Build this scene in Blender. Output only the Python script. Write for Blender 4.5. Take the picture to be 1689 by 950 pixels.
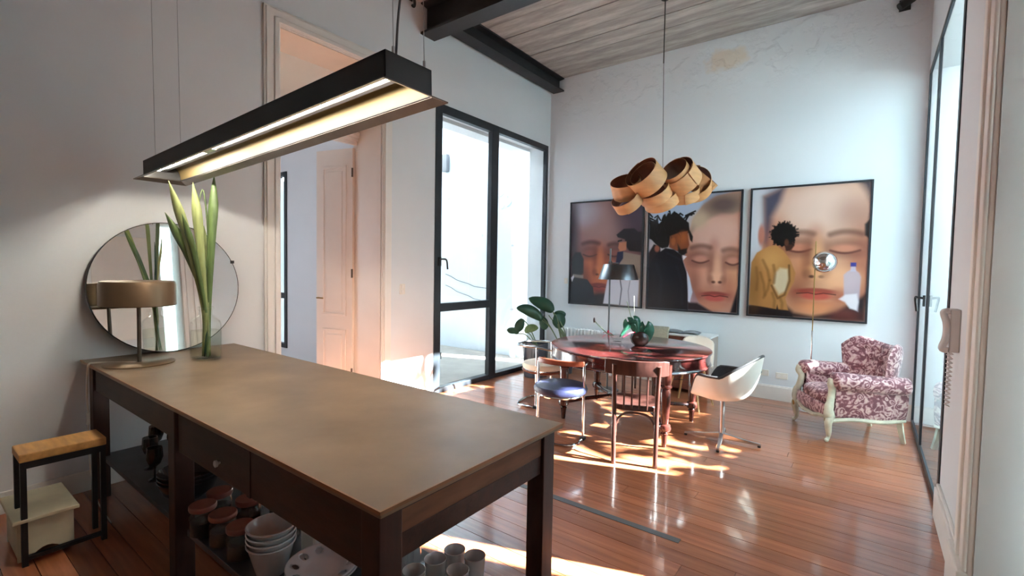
import bpy, math, random
import numpy as np
from mathutils import Vector, Matrix, Euler

for o in list(bpy.data.objects):
    bpy.data.objects.remove(o)
S = bpy.context.scene
COL = S.collection
PI = math.pi
random.seed(7)

# ------------------------------------------------------------------ camera
FPX = 784.871
CAM = Vector((0.0, 0.0, 1.6))
CR = Vector((0.80029893, 0.59933243, 0.01795152))
CU = Vector((-0.04002521, 0.02352612, 0.99892167))
CF = Vector((-0.59826382, 0.80015446, -0.04281634))
cam_data = bpy.data.cameras.new('camera')
cam = bpy.data.objects.new('camera', cam_data)
COL.objects.link(cam)
cam.matrix_world = Matrix(((CR.x, CU.x, -CF.x, CAM.x), (CR.y, CU.y, -CF.y, CAM.y),
                           (CR.z, CU.z, -CF.z, CAM.z), (0, 0, 0, 1)))
cam_data.sensor_width = 36.0
cam_data.lens = 36.0 * FPX / 1689.0
cam_data.clip_start = 0.05
S.camera = cam

# ------------------------------------------------------------------ sky, sun, exposure
SUN_STRENGTH = 70.0
SKY_STRENGTH = 3.6
S.view_settings.view_transform = 'Standard'
S.view_settings.look = 'None'
S.view_settings.gamma = 1.0
S.view_settings.use_curve_mapping = False
S.view_settings.exposure = 1.65

world = bpy.data.worlds.new('world')
S.world = world
world.use_nodes = True
nt = world.node_tree
nt.nodes.clear()
wo = nt.nodes.new('ShaderNodeOutputWorld')
bg = nt.nodes.new('ShaderNodeBackground')
bg.inputs['Color'].default_value = (0.72, 0.86, 1.0, 1)
bg.inputs['Strength'].default_value = SKY_STRENGTH
nt.links.new(bg.outputs[0], wo.inputs[0])

SUN_DIR = Vector((-1.0, -0.36, -0.645)).normalized()      # the way the sunlight travels
sun_data = bpy.data.lights.new('sun', 'SUN')
sun_data.energy = SUN_STRENGTH
sun_data.angle = math.radians(0.6)
sun_data.color = (1.0, 0.97, 0.93)
sun = bpy.data.objects.new('sun', sun_data)
COL.objects.link(sun)
sun.rotation_euler = SUN_DIR.to_track_quat('-Z', 'Y').to_euler()
sun.location = (8, 8, 12)


XL, XR, YB, ZC, YR = -4.29, 0.435, 6.719, 4.67, -2.6


# ------------------------------------------------------------------ points of the place
def ray(x, y):
    return CF + CR * ((x - 844.5) / FPX) - CU * ((y - 475.0) / FPX)


def atZ(x, y, z=0.0):
    d = ray(x, y)
    return CAM + d * ((z - 1.6) / d.z)


def atX(x, y, v):
    d = ray(x, y)
    return CAM + d * (v / d.x)


def atY(x, y, v):
    d = ray(x, y)
    return CAM + d * (v / d.y)


def atD(x, y, dep):
    return CAM + ray(x, y) * dep


# ------------------------------------------------------------------ materials
def srgb(r, g, b):
    f = lambda c: (c / 12.92) if c <= 0.04045 else ((c + 0.055) / 1.055) ** 2.4
    return (f(r / 255.0), f(g / 255.0), f(b / 255.0))


def new_mat(name):
    m = bpy.data.materials.new(name)
    m.use_nodes = True
    n = m.node_tree
    n.nodes.clear()
    out = n.nodes.new('ShaderNodeOutputMaterial')
    return m, n, out


def ramp(n, stops):
    r = n.nodes.new('ShaderNodeValToRGB')
    el = r.color_ramp.elements
    while len(el) < len(stops):
        el.new(0.5)
    for e, (p, c) in zip(el, stops):
        e.position = p
        e.color = (*c, 1) if len(c) == 3 else c
    return r


def mat(name, col, rough=0.5, metal=0.0, var=0.12, scale=8.0, stretch=(1, 1, 1), bump=0.0, bscale=None,
        coat=0.0, spec=0.5, rand=0.0, detail=5.0, sub=0.0, trans=0.0, col2=None):
    m, n, out = new_mat(name)
    p = n.nodes.new('ShaderNodeBsdfPrincipled')
    tc = n.nodes.new('ShaderNodeTexCoord')
    mp = n.nodes.new('ShaderNodeMapping')
    mp.inputs['Scale'].default_value = stretch
    n.links.new(tc.outputs['Object'], mp.inputs['Vector'])
    nz = n.nodes.new('ShaderNodeTexNoise')
    nz.inputs['Scale'].default_value = scale
    nz.inputs['Detail'].default_value = detail
    n.links.new(mp.outputs[0], nz.inputs['Vector'])
    a = tuple(c * (1 - var) for c in col)
    b = tuple(min(1.0, c * (1 + var)) for c in (col2 or col))
    r = ramp(n, [(0.3, a), (0.7, b)])
    n.links.new(nz.outputs['Fac'], r.inputs[0])
    src = r.outputs[0]
    if rand:
        oi = n.nodes.new('ShaderNodeObjectInfo')
        hs = n.nodes.new('ShaderNodeHueSaturation')
        mr = n.nodes.new('ShaderNodeMapRange')
        mr.inputs[3].default_value = 1 - rand
        mr.inputs[4].default_value = 1 + rand
        n.links.new(oi.outputs['Random'], mr.inputs[0])
        n.links.new(mr.outputs[0], hs.inputs['Value'])
        n.links.new(src, hs.inputs['Color'])
        src = hs.outputs[0]
    n.links.new(src, p.inputs['Base Color'])
    p.inputs['Roughness'].default_value = rough
    p.inputs['Metallic'].default_value = metal
    p.inputs['Coat Weight'].default_value = coat
    p.inputs['Coat Roughness'].default_value = 0.12
    p.inputs['Specular IOR Level'].default_value = spec
    if sub:
        p.inputs['Subsurface Weight'].default_value = sub
        p.inputs['Subsurface Radius'].default_value = (0.02, 0.02, 0.01)
    if trans:
        p.inputs['Transmission Weight'].default_value = trans
    if bump:
        bn = n.nodes.new('ShaderNodeBump')
        bn.inputs['Strength'].default_value = bump
        bn.inputs['Distance'].default_value = 0.01
        if bscale:
            n2 = n.nodes.new('ShaderNodeTexNoise')
            n2.inputs['Scale'].default_value = bscale
            n2.inputs['Detail'].default_value = 6
            n.links.new(mp.outputs[0], n2.inputs['Vector'])
            n.links.new(n2.outputs['Fac'], bn.inputs['Height'])
        else:
            n.links.new(nz.outputs['Fac'], bn.inputs['Height'])
        n.links.new(bn.outputs[0], p.inputs['Normal'])
    n.links.new(p.outputs[0], out.inputs[0])
    return m


def glass_mat(name, tint=(0.97, 0.99, 0.985), ior=1.5, rough=0.0):
    m, n, out = new_mat(name)
    fr = n.nodes.new('ShaderNodeFresnel')
    fr.inputs['IOR'].default_value = ior
    t = n.nodes.new('ShaderNodeBsdfTransparent')
    t.inputs[0].default_value = (*tint, 1)
    g = n.nodes.new('ShaderNodeBsdfGlossy')
    g.inputs['Roughness'].default_value = rough
    mx = n.nodes.new('ShaderNodeMixShader')
    ge = n.nodes.new('ShaderNodeNewGeometry')
    inv = n.nodes.new('ShaderNodeMath')
    inv.operation = 'SUBTRACT'
    inv.inputs[0].default_value = 1.0
    n.links.new(ge.outputs['Backfacing'], inv.inputs[1])
    fm = n.nodes.new('ShaderNodeMath')          # reflect only where a ray enters the glass, not from inside the pane
    fm.operation = 'MULTIPLY'
    n.links.new(fr.outputs[0], fm.inputs[0])
    n.links.new(inv.outputs[0], fm.inputs[1])
    n.links.new(fm.outputs[0], mx.inputs[0])
    n.links.new(t.outputs[0], mx.inputs[1])
    n.links.new(g.outputs[0], mx.inputs[2])
    n.links.new(mx.outputs[0], out.inputs[0])
    return m


def emit_mat(name, col, strength):
    m, n, out = new_mat(name)
    e = n.nodes.new('ShaderNodeEmission')
    e.inputs[0].default_value = (*col, 1)
    e.inputs[1].default_value = strength
    n.links.new(e.outputs[0], out.inputs[0])
    return m


MT = {}
MT['wall'] = mat('wall_paint', srgb(226, 228, 230), 0.75, var=0.025, scale=1.3, bump=0.06, bscale=26)
MT['wall_side'] = mat('wall_paint_side', srgb(226, 228, 230), 0.75, var=0.03, scale=1.1, bump=0.06, bscale=26)
MT['trim'] = mat('white_trim', srgb(236, 230, 224), 0.45, var=0.03, scale=3)
MT['cream'] = mat('cream_paint', srgb(242, 230, 218), 0.45, var=0.03, scale=3)
MT['patio'] = mat('patio_render', srgb(200, 210, 218), 0.85, var=0.06, scale=1.6, bump=0.25, bscale=9)
MT['court'] = mat('courtyard_render', srgb(150, 168, 162), 0.85, var=0.08, scale=1.6, bump=0.25, bscale=9)
MT['patio_floor'] = mat('patio_tile', srgb(150, 145, 138), 0.8, var=0.1, scale=4)
MT['steel'] = mat('black_steel', srgb(34, 38, 44), 0.45, var=0.15, scale=10)
MT['beam'] = mat('beam_paint', srgb(36, 35, 38), 0.5, var=0.2, scale=8)
MT['glass'] = glass_mat('window_glass', ior=1.52)
MT['glass_green'] = glass_mat('window_glass_green', (0.83, 0.90, 0.92), ior=1.6)
MT['chrome'] = mat('chrome', (0.78, 0.79, 0.8), 0.12, 1.0, var=0.04)
MT['gunmetal'] = mat('gunmetal', (0.16, 0.17, 0.18), 0.32, 1.0, var=0.1)
MT['satin'] = mat('satin_steel', (0.5, 0.51, 0.53), 0.3, 1.0, var=0.06)
MT['white_plastic'] = mat('white_plastic', srgb(232, 226, 216), 0.35, var=0.03)
MT['white_gloss'] = mat('white_glaze', srgb(214, 216, 218), 0.18, var=0.03)
MT['mahogany'] = mat('mahogany', srgb(66, 26, 24), 0.18, var=0.3, scale=5, stretch=(1, 7, 7), coat=0.8)
MT['mahogany_leg'] = mat('mahogany_leg', srgb(70, 32, 26), 0.25, var=0.3, scale=6, stretch=(6, 6, 1), coat=0.6)
MT['bistro'] = mat('bistro_wood', srgb(66, 38, 33), 0.28, var=0.3, scale=7, stretch=(5, 5, 1), coat=0.4)
MT['island'] = mat('island_wood', srgb(56, 32, 24), 0.5, var=0.35, scale=5, stretch=(1, 5, 5), bump=0.1, bscale=20)
MT['island_leg'] = mat('island_leg_wood', srgb(56, 31, 24), 0.5, var=0.3, scale=5, stretch=(5, 5, 1), bump=0.1)
MT['island_pale'] = mat('island_worn_wood', srgb(120, 82, 58), 0.55, var=0.25, scale=5, stretch=(5, 1, 5))
MT['island_top'] = mat('island_zinc_top', srgb(140, 116, 92), 0.40, metal=0.1, var=0.28, scale=2.2, bump=0.05, bscale=14, detail=8)
MT['edge_copper'] = mat('edge_copper', srgb(158, 116, 84), 0.4, 0.4, var=0.2)
MT['shelf'] = mat('shelf_slate', srgb(70, 74, 78), 0.4, var=0.2)
MT['lamp_black'] = mat('lamp_black', srgb(50, 50, 52), 0.5, var=0.12, scale=6)
MT['reflector'] = mat('lamp_reflector', srgb(112, 94, 58), 0.5, 0.35, var=0.1, scale=5)
MT['rim'] = mat('lamp_rim', srgb(104, 97, 92), 0.35, 0.8, var=0.15)
MT['tube'] = emit_mat('tube_light', (1.0, 0.94, 0.82), 40.0)
MT['bronze'] = mat('bronze_shade', srgb(128, 104, 80), 0.42, 0.55, var=0.12, scale=4)
MT['bronze_dark'] = mat('bronze_stand', srgb(104, 94, 84), 0.4, 0.7, var=0.1)
MT['mirror'] = mat('mirror_silver', (0.86, 0.92, 0.9), 0.015, 1.0, var=0.02)
MT['dark_edge'] = mat('dark_edge', srgb(40, 38, 36), 0.5, var=0.1)
MT['leaf'] = mat('leaf_green', srgb(96, 118, 70), 0.45, var=0.3, scale=5, stretch=(8, 8, 1))
MT['leaf_light'] = mat('leaf_light_green', srgb(150, 160, 104), 0.45, var=0.25, scale=5, stretch=(8, 8, 1))
MT['leaf_dark'] = mat('leaf_dark_green', srgb(46, 84, 62), 0.4, var=0.3, scale=6)
MT['leaf_teal'] = mat('leaf_teal_green', srgb(40, 88, 68), 0.22, var=0.3, scale=14)
MT['stem'] = mat('stem_green', srgb(110, 128, 92), 0.5, var=0.2)
MT['tree_leaf'] = mat('tree_leaf', srgb(70, 98, 44), 0.6, var=0.4, scale=3)
MT['bark'] = mat('bark', srgb(86, 72, 58), 0.9, var=0.3)
MT['bag'] = mat('black_bag', srgb(66, 70, 80), 0.28, var=0.3, scale=5, bump=0.6, bscale=9)
MT['soil'] = mat('soil', srgb(50, 38, 30), 0.95, var=0.3, scale=30, bump=0.5)
MT['navy'] = mat('navy_cushion', srgb(34, 36, 66), 0.5, var=0.15, scale=30, bump=0.1)
MT['cream_seat'] = mat('cream_cushion', srgb(226, 208, 188), 0.6, var=0.08, scale=12)
MT['beige'] = mat('beige_fabric', srgb(150, 146, 128), 0.8, var=0.12, scale=40, bump=0.15)
MT['rail_wood'] = mat('rail_wood', srgb(120, 58, 38), 0.3, var=0.3, scale=5, stretch=(1, 6, 6), coat=0.4)
MT['pad_dark'] = mat('dark_pad', srgb(58, 54, 56), 0.6, var=0.15, scale=30)
MT['dowel'] = mat('pale_dowel', srgb(196, 160, 112), 0.5, var=0.15, stretch=(5, 5, 1))
MT['frame_cream'] = mat('cream_carved_wood', srgb(202, 192, 170), 0.5, var=0.2, scale=12)
MT['radiator'] = mat('radiator_white', srgb(226, 228, 228), 0.4, var=0.03)
MT['cab_wood'] = mat('cabinet_wood', srgb(112, 58, 42), 0.45, var=0.3, scale=5, stretch=(1, 6, 6))
MT['cab_side'] = mat('cabinet_side', srgb(168, 152, 142), 0.55, var=0.1, scale=4)
MT['paper'] = mat('paper_grey', srgb(120, 124, 128), 0.5, var=0.35, scale=9)
MT['veneer'] = mat('birch_veneer', srgb(214, 156, 104), 0.5, var=0.12, scale=4, stretch=(1, 1, 6), sub=0.0)
MT['veneer_shade'] = mat('birch_veneer_shaded', srgb(120, 66, 42), 0.6, var=0.15, scale=4)  # darker copy of the veneer, inner shade put into the colour
MT['black'] = mat('black_plain', srgb(22, 22, 24), 0.5, var=0.1)
MT['pine'] = mat('pine_top', srgb(196, 146, 84), 0.55, var=0.2, scale=5, stretch=(1, 6, 6))
MT['step_paint'] = mat('step_paint', srgb(206, 198, 170), 0.6, var=0.12, scale=5)
MT['cable'] = mat('cable_white', srgb(214, 204, 190), 0.5, var=0.05)
MT['cable_grey'] = mat('cable_grey', srgb(90, 92, 96), 0.5, var=0.05)
MT['clear'] = glass_mat('clear_glass', (0.985, 0.995, 0.99), 1.5)
MT['water'] = glass_mat('water', (0.95, 0.97, 0.93), 1.15)
MT['smoke_glass'] = glass_mat('smoke_glass', (0.45, 0.42, 0.42), 1.7)
MT['copper'] = mat('copper_lid', srgb(140, 92, 80), 0.4, 0.35, var=0.2, scale=8)
MT['dark_bowl'] = mat('dark_bowl', srgb(40, 36, 38), 0.15, var=0.2)
MT['brown_pot'] = mat('brown_pot', srgb(62, 44, 40), 0.25, var=0.25)
MT['red'] = mat('red_petal', srgb(196, 32, 62), 0.5, var=0.2)
MT['brass'] = mat('brass', srgb(160, 130, 80), 0.35, 0.9, var=0.1)
MT['intercom'] = mat('intercom_plastic', srgb(206, 200, 198), 0.45, var=0.03)


def floor_material():
    m, n, out = new_mat('floor_boards')
    p = n.nodes.new('ShaderNodeBsdfPrincipled')
    tc = n.nodes.new('ShaderNodeTexCoord')
    oi = n.nodes.new('ShaderNodeObjectInfo')
    mp = n.nodes.new('ShaderNodeMapping')
    mp.inputs['Scale'].default_value = (0.8, 14, 1)
    add = n.nodes.new('ShaderNodeVectorMath')
    mul = n.nodes.new('ShaderNodeMath')
    mul.operation = 'MULTIPLY'
    mul.inputs[1].default_value = 37.0
    n.links.new(oi.outputs['Random'], mul.inputs[0])
    n.links.new(tc.outputs['Object'], mp.inputs['Vector'])
    n.links.new(mp.outputs[0], add.inputs[0])
    n.links.new(mul.outputs[0], add.inputs[1])
    nz = n.nodes.new('ShaderNodeTexNoise')
    nz.inputs['Scale'].default_value = 2.4
    nz.inputs['Detail'].default_value = 7
    n.links.new(add.outputs[0], nz.inputs['Vector'])
    r = ramp(n, [(0.2, srgb(142, 80, 52)), (0.5, srgb(168, 100, 66)), (0.8, srgb(190, 122, 84))])
    n.links.new(nz.outputs['Fac'], r.inputs[0])
    hs = n.nodes.new('ShaderNodeHueSaturation')
    mr = n.nodes.new('ShaderNodeMapRange')
    mr.inputs[3].default_value = 0.82
    mr.inputs[4].default_value = 1.14
    n.links.new(oi.outputs['Random'], mr.inputs[0])
    n.links.new(mr.outputs[0], hs.inputs['Value'])
    n.links.new(r.outputs[0], hs.inputs['Color'])
    n.links.new(hs.outputs[0], p.inputs['Base Color'])
    p.inputs['Roughness'].default_value = 0.30
    p.inputs['Coat Weight'].default_value = 0.75
    p.inputs['Coat Roughness'].default_value = 0.10
    bn = n.nodes.new('ShaderNodeBump')
    bn.inputs['Strength'].default_value = 0.18
    bn.inputs['Distance'].default_value = 0.006
    n3 = n.nodes.new('ShaderNodeTexNoise')
    n3.inputs['Scale'].default_value = 5.0
    n.links.new(tc.outputs['Object'], n3.inputs['Vector'])
    n.links.new(n3.outputs['Fac'], bn.inputs['Height'])
    n.links.new(bn.outputs[0], p.inputs['Normal'])
    n.links.new(bn.outputs[0], p.inputs['Coat Normal'])
    n.links.new(p.outputs[0], out.inputs[0])
    return m


def concrete_material():
    m, n, out = new_mat('board_cast_concrete')
    p = n.nodes.new('ShaderNodeBsdfPrincipled')
    tc = n.nodes.new('ShaderNodeTexCoord')
    oi = n.nodes.new('ShaderNodeObjectInfo')
    mp = n.nodes.new('ShaderNodeMapping')
    mp.inputs['Scale'].default_value = (0.55, 3.2, 1)
    n.links.new(tc.outputs['Object'], mp.inputs['Vector'])
    nz = n.nodes.new('ShaderNodeTexNoise')
    nz.inputs['Scale'].default_value = 2.0
    nz.inputs['Detail'].default_value = 9
    nz.inputs['Roughness'].default_value = 0.65
    n.links.new(mp.outputs[0], nz.inputs['Vector'])
    r = ramp(n, [(0.28, srgb(126, 122, 120)), (0.5, srgb(166, 161, 156)), (0.74, srgb(206, 202, 198))])
    n.links.new(nz.outputs['Fac'], r.inputs[0])
    hs = n.nodes.new('ShaderNodeHueSaturation')
    mr = n.nodes.new('ShaderNodeMapRange')
    mr.inputs[3].default_value = 0.78
    mr.inputs[4].default_value = 1.08
    n.links.new(oi.outputs['Random'], mr.inputs[0])
    n.links.new(mr.outputs[0], hs.inputs['Value'])
    n.links.new(r.outputs[0], hs.inputs['Color'])
    n.links.new(hs.outputs[0], p.inputs['Base Color'])
    p.inputs['Roughness'].default_value = 0.9
    bn = n.nodes.new('ShaderNodeBump')
    bn.inputs['Strength'].default_value = 0.5
    bn.inputs['Distance'].default_value = 0.01
    n.links.new(nz.outputs['Fac'], bn.inputs['Height'])
    n.links.new(bn.outputs[0], p.inputs['Normal'])
    n.links.new(p.outputs[0], out.inputs[0])
    return m


def back_wall_material():
    """white paint, blistered under the ceiling, with a bare ochre patch (a stain with its own outline)"""
    m, n, out = new_mat('back_wall_paint')
    p = n.nodes.new('ShaderNodeBsdfPrincipled')
    tc = n.nodes.new('ShaderNodeTexCoord')
    sep = n.nodes.new('ShaderNodeSeparateXYZ')
    n.links.new(tc.outputs['Object'], sep.inputs[0])
    nz = n.nodes.new('ShaderNodeTexNoise')
    nz.inputs['Scale'].default_value = 4.5
    nz.inputs['Detail'].default_value = 7
    n.links.new(tc.outputs['Object'], nz.inputs['Vector'])
    # distance from the patch centre, roughened
    sub = n.nodes.new('ShaderNodeVectorMath')
    sub.operation = 'SUBTRACT'
    sub.inputs[1].default_value = (-1.60, YB, 4.36)
    n.links.new(tc.outputs['Object'], sub.inputs[0])
    scl = n.nodes.new('ShaderNodeVectorMath')
    scl.operation = 'MULTIPLY'
    scl.inputs[1].default_value = (1.0, 0.0, 1.5)
    n.links.new(sub.outputs[0], scl.inputs[0])
    ln = n.nodes.new('ShaderNodeVectorMath')
    ln.operation = 'LENGTH'
    n.links.new(scl.outputs[0], ln.inputs[0])
    m1 = n.nodes.new('ShaderNodeMath')
    m1.operation = 'MULTIPLY_ADD'
    m1.inputs[1].default_value = 0.5
    n.links.new(nz.outputs['Fac'], m1.inputs[0])
    n.links.new(ln.outputs['Value'], m1.inputs[2])
    r = ramp(n, [(0.40, (1, 1, 1)), (0.52, (0, 0, 0))])
    n.links.new(m1.outputs[0], r.inputs[0])
    mix = n.nodes.new('ShaderNodeMix')
    mix.data_type = 'RGBA'
    mix.inputs[6].default_value = (*srgb(226, 230, 234), 1)
    mix.inputs[7].default_value = (*srgb(226, 214, 200), 1)
    n.links.new(r.outputs[0], mix.inputs[0])
    n.links.new(mix.outputs[2], p.inputs['Base Color'])
    p.inputs['Roughness'].default_value = 0.75
    # blisters only high on the wall
    mr = n.nodes.new('ShaderNodeMapRange')
    mr.inputs[1].default_value = 3.7
    mr.inputs[2].default_value = 4.3
    n.links.new(sep.outputs['Z'], mr.inputs[0])
    rb = ramp(n, [(0.46, (0, 0, 0)), (0.56, (1, 1, 1))])
    n.links.new(nz.outputs['Fac'], rb.inputs[0])
    mm = n.nodes.new('ShaderNodeMath')
    mm.operation = 'MULTIPLY'
    n.links.new(rb.outputs[0], mm.inputs[0])
    n.links.new(mr.outputs[0], mm.inputs[1])
    bn = n.nodes.new('ShaderNodeBump')
    bn.inputs['Strength'].default_value = 0.35
    bn.inputs['Distance'].default_value = 0.02
    n.links.new(mm.outputs[0], bn.inputs['Height'])
    n.links.new(bn.outputs[0], p.inputs['Normal'])
    n.links.new(p.outputs[0], out.inputs[0])
    return m


def damask_material():
    m, n, out = new_mat('damask_fabric')
    p = n.nodes.new('ShaderNodeBsdfPrincipled')
    tc = n.nodes.new('ShaderNodeTexCoord')
    nd = n.nodes.new('ShaderNodeTexNoise')
    nd.inputs['Scale'].default_value = 9
    n.links.new(tc.outputs['Object'], nd.inputs['Vector'])
    ad = n.nodes.new('ShaderNodeVectorMath')
    ad.operation = 'MULTIPLY_ADD'
    ad.inputs[1].default_value = (0.10, 0.10, 0.10)
    n.links.new(nd.outputs['Color'], ad.inputs[0])
    n.links.new(tc.outputs['Object'], ad.inputs[2])
    v = n.nodes.new('ShaderNodeTexVoronoi')
    v.feature = 'SMOOTH_F1'
    v.inputs['Scale'].default_value = 15
    n.links.new(ad.outputs[0], v.inputs['Vector'])
    wv = n.nodes.new('ShaderNodeMath')
    wv.operation = 'SINE'
    ml = n.nodes.new('ShaderNodeMath')
    ml.operation = 'MULTIPLY'
    ml.inputs[1].default_value = 24.0
    n.links.new(v.outputs['Distance'], ml.inputs[0])
    n.links.new(ml.outputs[0], wv.inputs[0])
    n2 = n.nodes.new('ShaderNodeTexNoise')
    n2.inputs['Scale'].default_value = 21
    n2.inputs['Detail'].default_value = 4
    n2.inputs['Distortion'].default_value = 1.2
    n.links.new(tc.outputs['Object'], n2.inputs['Vector'])
    m2 = n.nodes.new('ShaderNodeMath')
    m2.operation = 'MULTIPLY_ADD'
    m2.inputs[1].default_value = 0.15
    n.links.new(wv.outputs[0], m2.inputs[0])
    n.links.new(n2.outputs['Fac'], m2.inputs[2])
    r = ramp(n, [(0.38, srgb(116, 62, 70)), (0.48, srgb(150, 92, 98)), (0.56, srgb(192, 144, 146)), (0.72, srgb(214, 180, 174))])
    n.links.new(m2.outputs[0], r.inputs[0])
    n.links.new(r.outputs[0], p.inputs['Base Color'])
    p.inputs['Roughness'].default_value = 0.62
    p.inputs['Sheen Weight'].default_value = 0.3
    bn = n.nodes.new('ShaderNodeBump')
    bn.inputs['Strength'].default_value = 0.25
    bn.inputs['Distance'].default_value = 0.004
    n.links.new(m2.outputs[0], bn.inputs['Height'])
    n.links.new(bn.outputs[0], p.inputs['Normal'])
    n.links.new(p.outputs[0], out.inputs[0])
    return m


MT['floor'] = floor_material()
MT['concrete'] = concrete_material()
MT['back_wall'] = back_wall_material()
MT['damask'] = damask_material()


# ------------------------------------------------------------------ mesh tools
class MB:
    def __init__(self):
        self.v, self.f = [], []

    def add(self, vs, fs):
        o = len(self.v)
        self.v.extend(tuple(v) for v in vs)
        self.f.extend(tuple(i + o for i in f) for f in fs)
        return self

    def box(self, x0, x1, y0, y1, z0, z1, M=None):
        vs = [Vector((x, y, z)) for x in (x0, x1) for y in (y0, y1) for z in (z0, z1)]
        if M is not None:
            vs = [M @ v for v in vs]
        return self.add(vs, [(0, 1, 3, 2), (4, 6, 7, 5), (0, 4, 5, 1), (2, 3, 7, 6), (0, 2, 6, 4), (1, 5, 7, 3)])

    def ring_loft(self, rings, closed_u=True, cap0=True, cap1=True):
        n = len(rings[0])
        vs = [p for r in rings for p in r]
        fs = []
        for i in range(len(rings) - 1):
            for j in range(n if closed_u else n - 1):
                k = (j + 1) % n
                fs.append((i * n + j, i * n + k, (i + 1) * n + k, (i + 1) * n + j))
        if cap0:
            fs.append(tuple(range(n - 1, -1, -1)))
        if cap1:
            fs.append(tuple((len(rings) - 1) * n + j for j in range(n)))
        return self.add(vs, fs)

    def tube(self, path, r, n=8, closed=False, flat=1.0):
        path = [Vector(p) for p in path]
        rs = r if isinstance(r, (list, tuple)) else [r] * len(path)
        rings = []
        t0 = None
        up = None
        for i, p in enumerate(path):
            if closed:
                t = path[(i + 1) % len(path)] - path[i - 1]
            else:
                t = path[min(i + 1, len(path) - 1)] - path[max(i - 1, 0)]
            t = t.normalized()
            if up is None:
                a = Vector((0, 0, 1)) if abs(t.z) < 0.9 else Vector((1, 0, 0))
                up = (a - t * a.dot(t)).normalized()
            else:
                up = (up - t * up.dot(t)).normalized()
            sd = t.cross(up)
            rings.append([p + (sd * math.cos(2 * PI * k / n) + up * math.sin(2 * PI * k / n) * flat) * rs[i] for k in range(n)])
        if closed:
            rings.append(rings[0])
            return self.ring_loft(rings, True, False, False)
        return self.ring_loft(rings)

    def cyl(self, p0, p1, r0, r1=None, n=16):
        return self.tube([p0, p1], [r0, r0 if r1 is None else r1], n)

    def lathe(self, prof, n=24, c=(0, 0, 0), sx=1.0, sy=1.0, cap0=True, cap1=True):
        rings = [[(c[0] + r * sx * math.cos(2 * PI * k / n), c[1] + r * sy * math.sin(2 * PI * k / n), c[2] + z) for k in range(n)]
                 for r, z in prof]
        return self.ring_loft(rings, True, cap0, cap1)

    def grid(self, fn, nu, nv, closed_u=False):
        vs = [fn(i / (nu if closed_u else nu - 1), j / (nv - 1)) for j in range(nv) for i in range(nu)]
        fs = []
        for j in range(nv - 1):
            for i in range(nu if closed_u else nu - 1):
                k = (i + 1) % nu
                fs.append((j * nu + i, j * nu + k, (j + 1) * nu + k, (j + 1) * nu + i))
        return self.add(vs, fs)

    def ball(self, c, rx, ry=None, rz=None, n=16, m=10, p=1.0):
        ry = rx if ry is None else ry
        rz = rx if rz is None else rz
        sg = lambda x: math.copysign(abs(x) ** p, x)

        def fn(u, v):
            a, b = 2 * PI * u, PI * (v - 0.5)
            return (c[0] + rx * sg(math.cos(b)) * sg(math.cos(a)), c[1] + ry * sg(math.cos(b)) * sg(math.sin(a)), c[2] + rz * sg(math.sin(b)))
        return self.grid(fn, n, m, True)

    def prism(self, poly, fn0, fn1):
        """poly of 2-D points; fn0/fn1 map (a, b) to the two end faces"""
        n = len(poly)
        vs = [fn0(*p) for p in poly] + [fn1(*p) for p in poly]
        fs = [tuple(range(n - 1, -1, -1)), tuple(range(n, 2 * n))]
        fs += [(i, (i + 1) % n, n + (i + 1) % n, n + i) for i in range(n)]
        return self.add(vs, fs)

    def build(self, name, m, parent=None, smooth=False, bevel=0.0, seg=2, label=None, subsurf=0, solid=0.0, auto=True):
        me = bpy.data.meshes.new(name)
        me.from_pydata([tuple(v) for v in self.v], [], self.f)
        me.validate()
        import bmesh
        bm = bmesh.new()
        bm.from_mesh(me)
        bmesh.ops.recalc_face_normals(bm, faces=bm.faces)
        bm.to_mesh(me)
        bm.free()
        me.materials.append(MT[m] if isinstance(m, str) else m)
        if smooth:
            me.polygons.foreach_set('use_smooth', [True] * len(me.polygons))
            if auto:
                me.set_sharp_from_angle(angle=math.radians(40))
        o = bpy.data.objects.new(name, me)
        COL.objects.link(o)
        if parent is not None:
            o.parent = parent
        if solid:
            md = o.modifiers.new('solid', 'SOLIDIFY')
            md.thickness = solid
            md.offset = 0
        if bevel:
            md = o.modifiers.new('bevel', 'BEVEL')
            md.width = bevel
            md.segments = seg
            md.limit_method = 'ANGLE'
        if subsurf:
            md = o.modifiers.new('sub', 'SUBSURF')
            md.levels = subsurf
            md.render_levels = subsurf
        if label:
            o['label'] = label
        return o


def thing(name, label, cat, loc=(0, 0, 0), rotz=0.0, group=None):
    o = bpy.data.objects.new(name, None)
    o.empty_display_size = 0.1
    COL.objects.link(o)
    o.location = loc
    o.rotation_euler = (0, 0, rotz)
    return tag(o, label, cat, group)


def tag(o, label, cat=None, group=None, kind=None):
    o['label'] = label
    if cat:
        o['category'] = cat
    if group:
        o['group'] = group
    if kind:
        o['kind'] = kind
    return o


def struct(o, label):
    o['kind'] = 'structure'
    o['label'] = label
    return o


def dup(root, loc, rotz, label):
    r = root.copy()
    COL.objects.link(r)
    r.location = loc
    r.rotation_euler = (0, 0, rotz)
    r['label'] = label
    for ch in list(root.children):
        c = ch.copy()
        COL.objects.link(c)
        c.parent = r
        for g in list(ch.children):
            d = g.copy()
            COL.objects.link(d)
            d.parent = c
    return r


def bez(p0, p1, p2, p3, n=10):
    p0, p1, p2, p3 = map(Vector, (p0, p1, p2, p3))
    out = []
    for i in range(n + 1):
        t = i / n
        out.append(p0 * (1 - t) ** 3 + p1 * 3 * t * (1 - t) ** 2 + p2 * 3 * t * t * (1 - t) + p3 * t ** 3)
    return out


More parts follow.
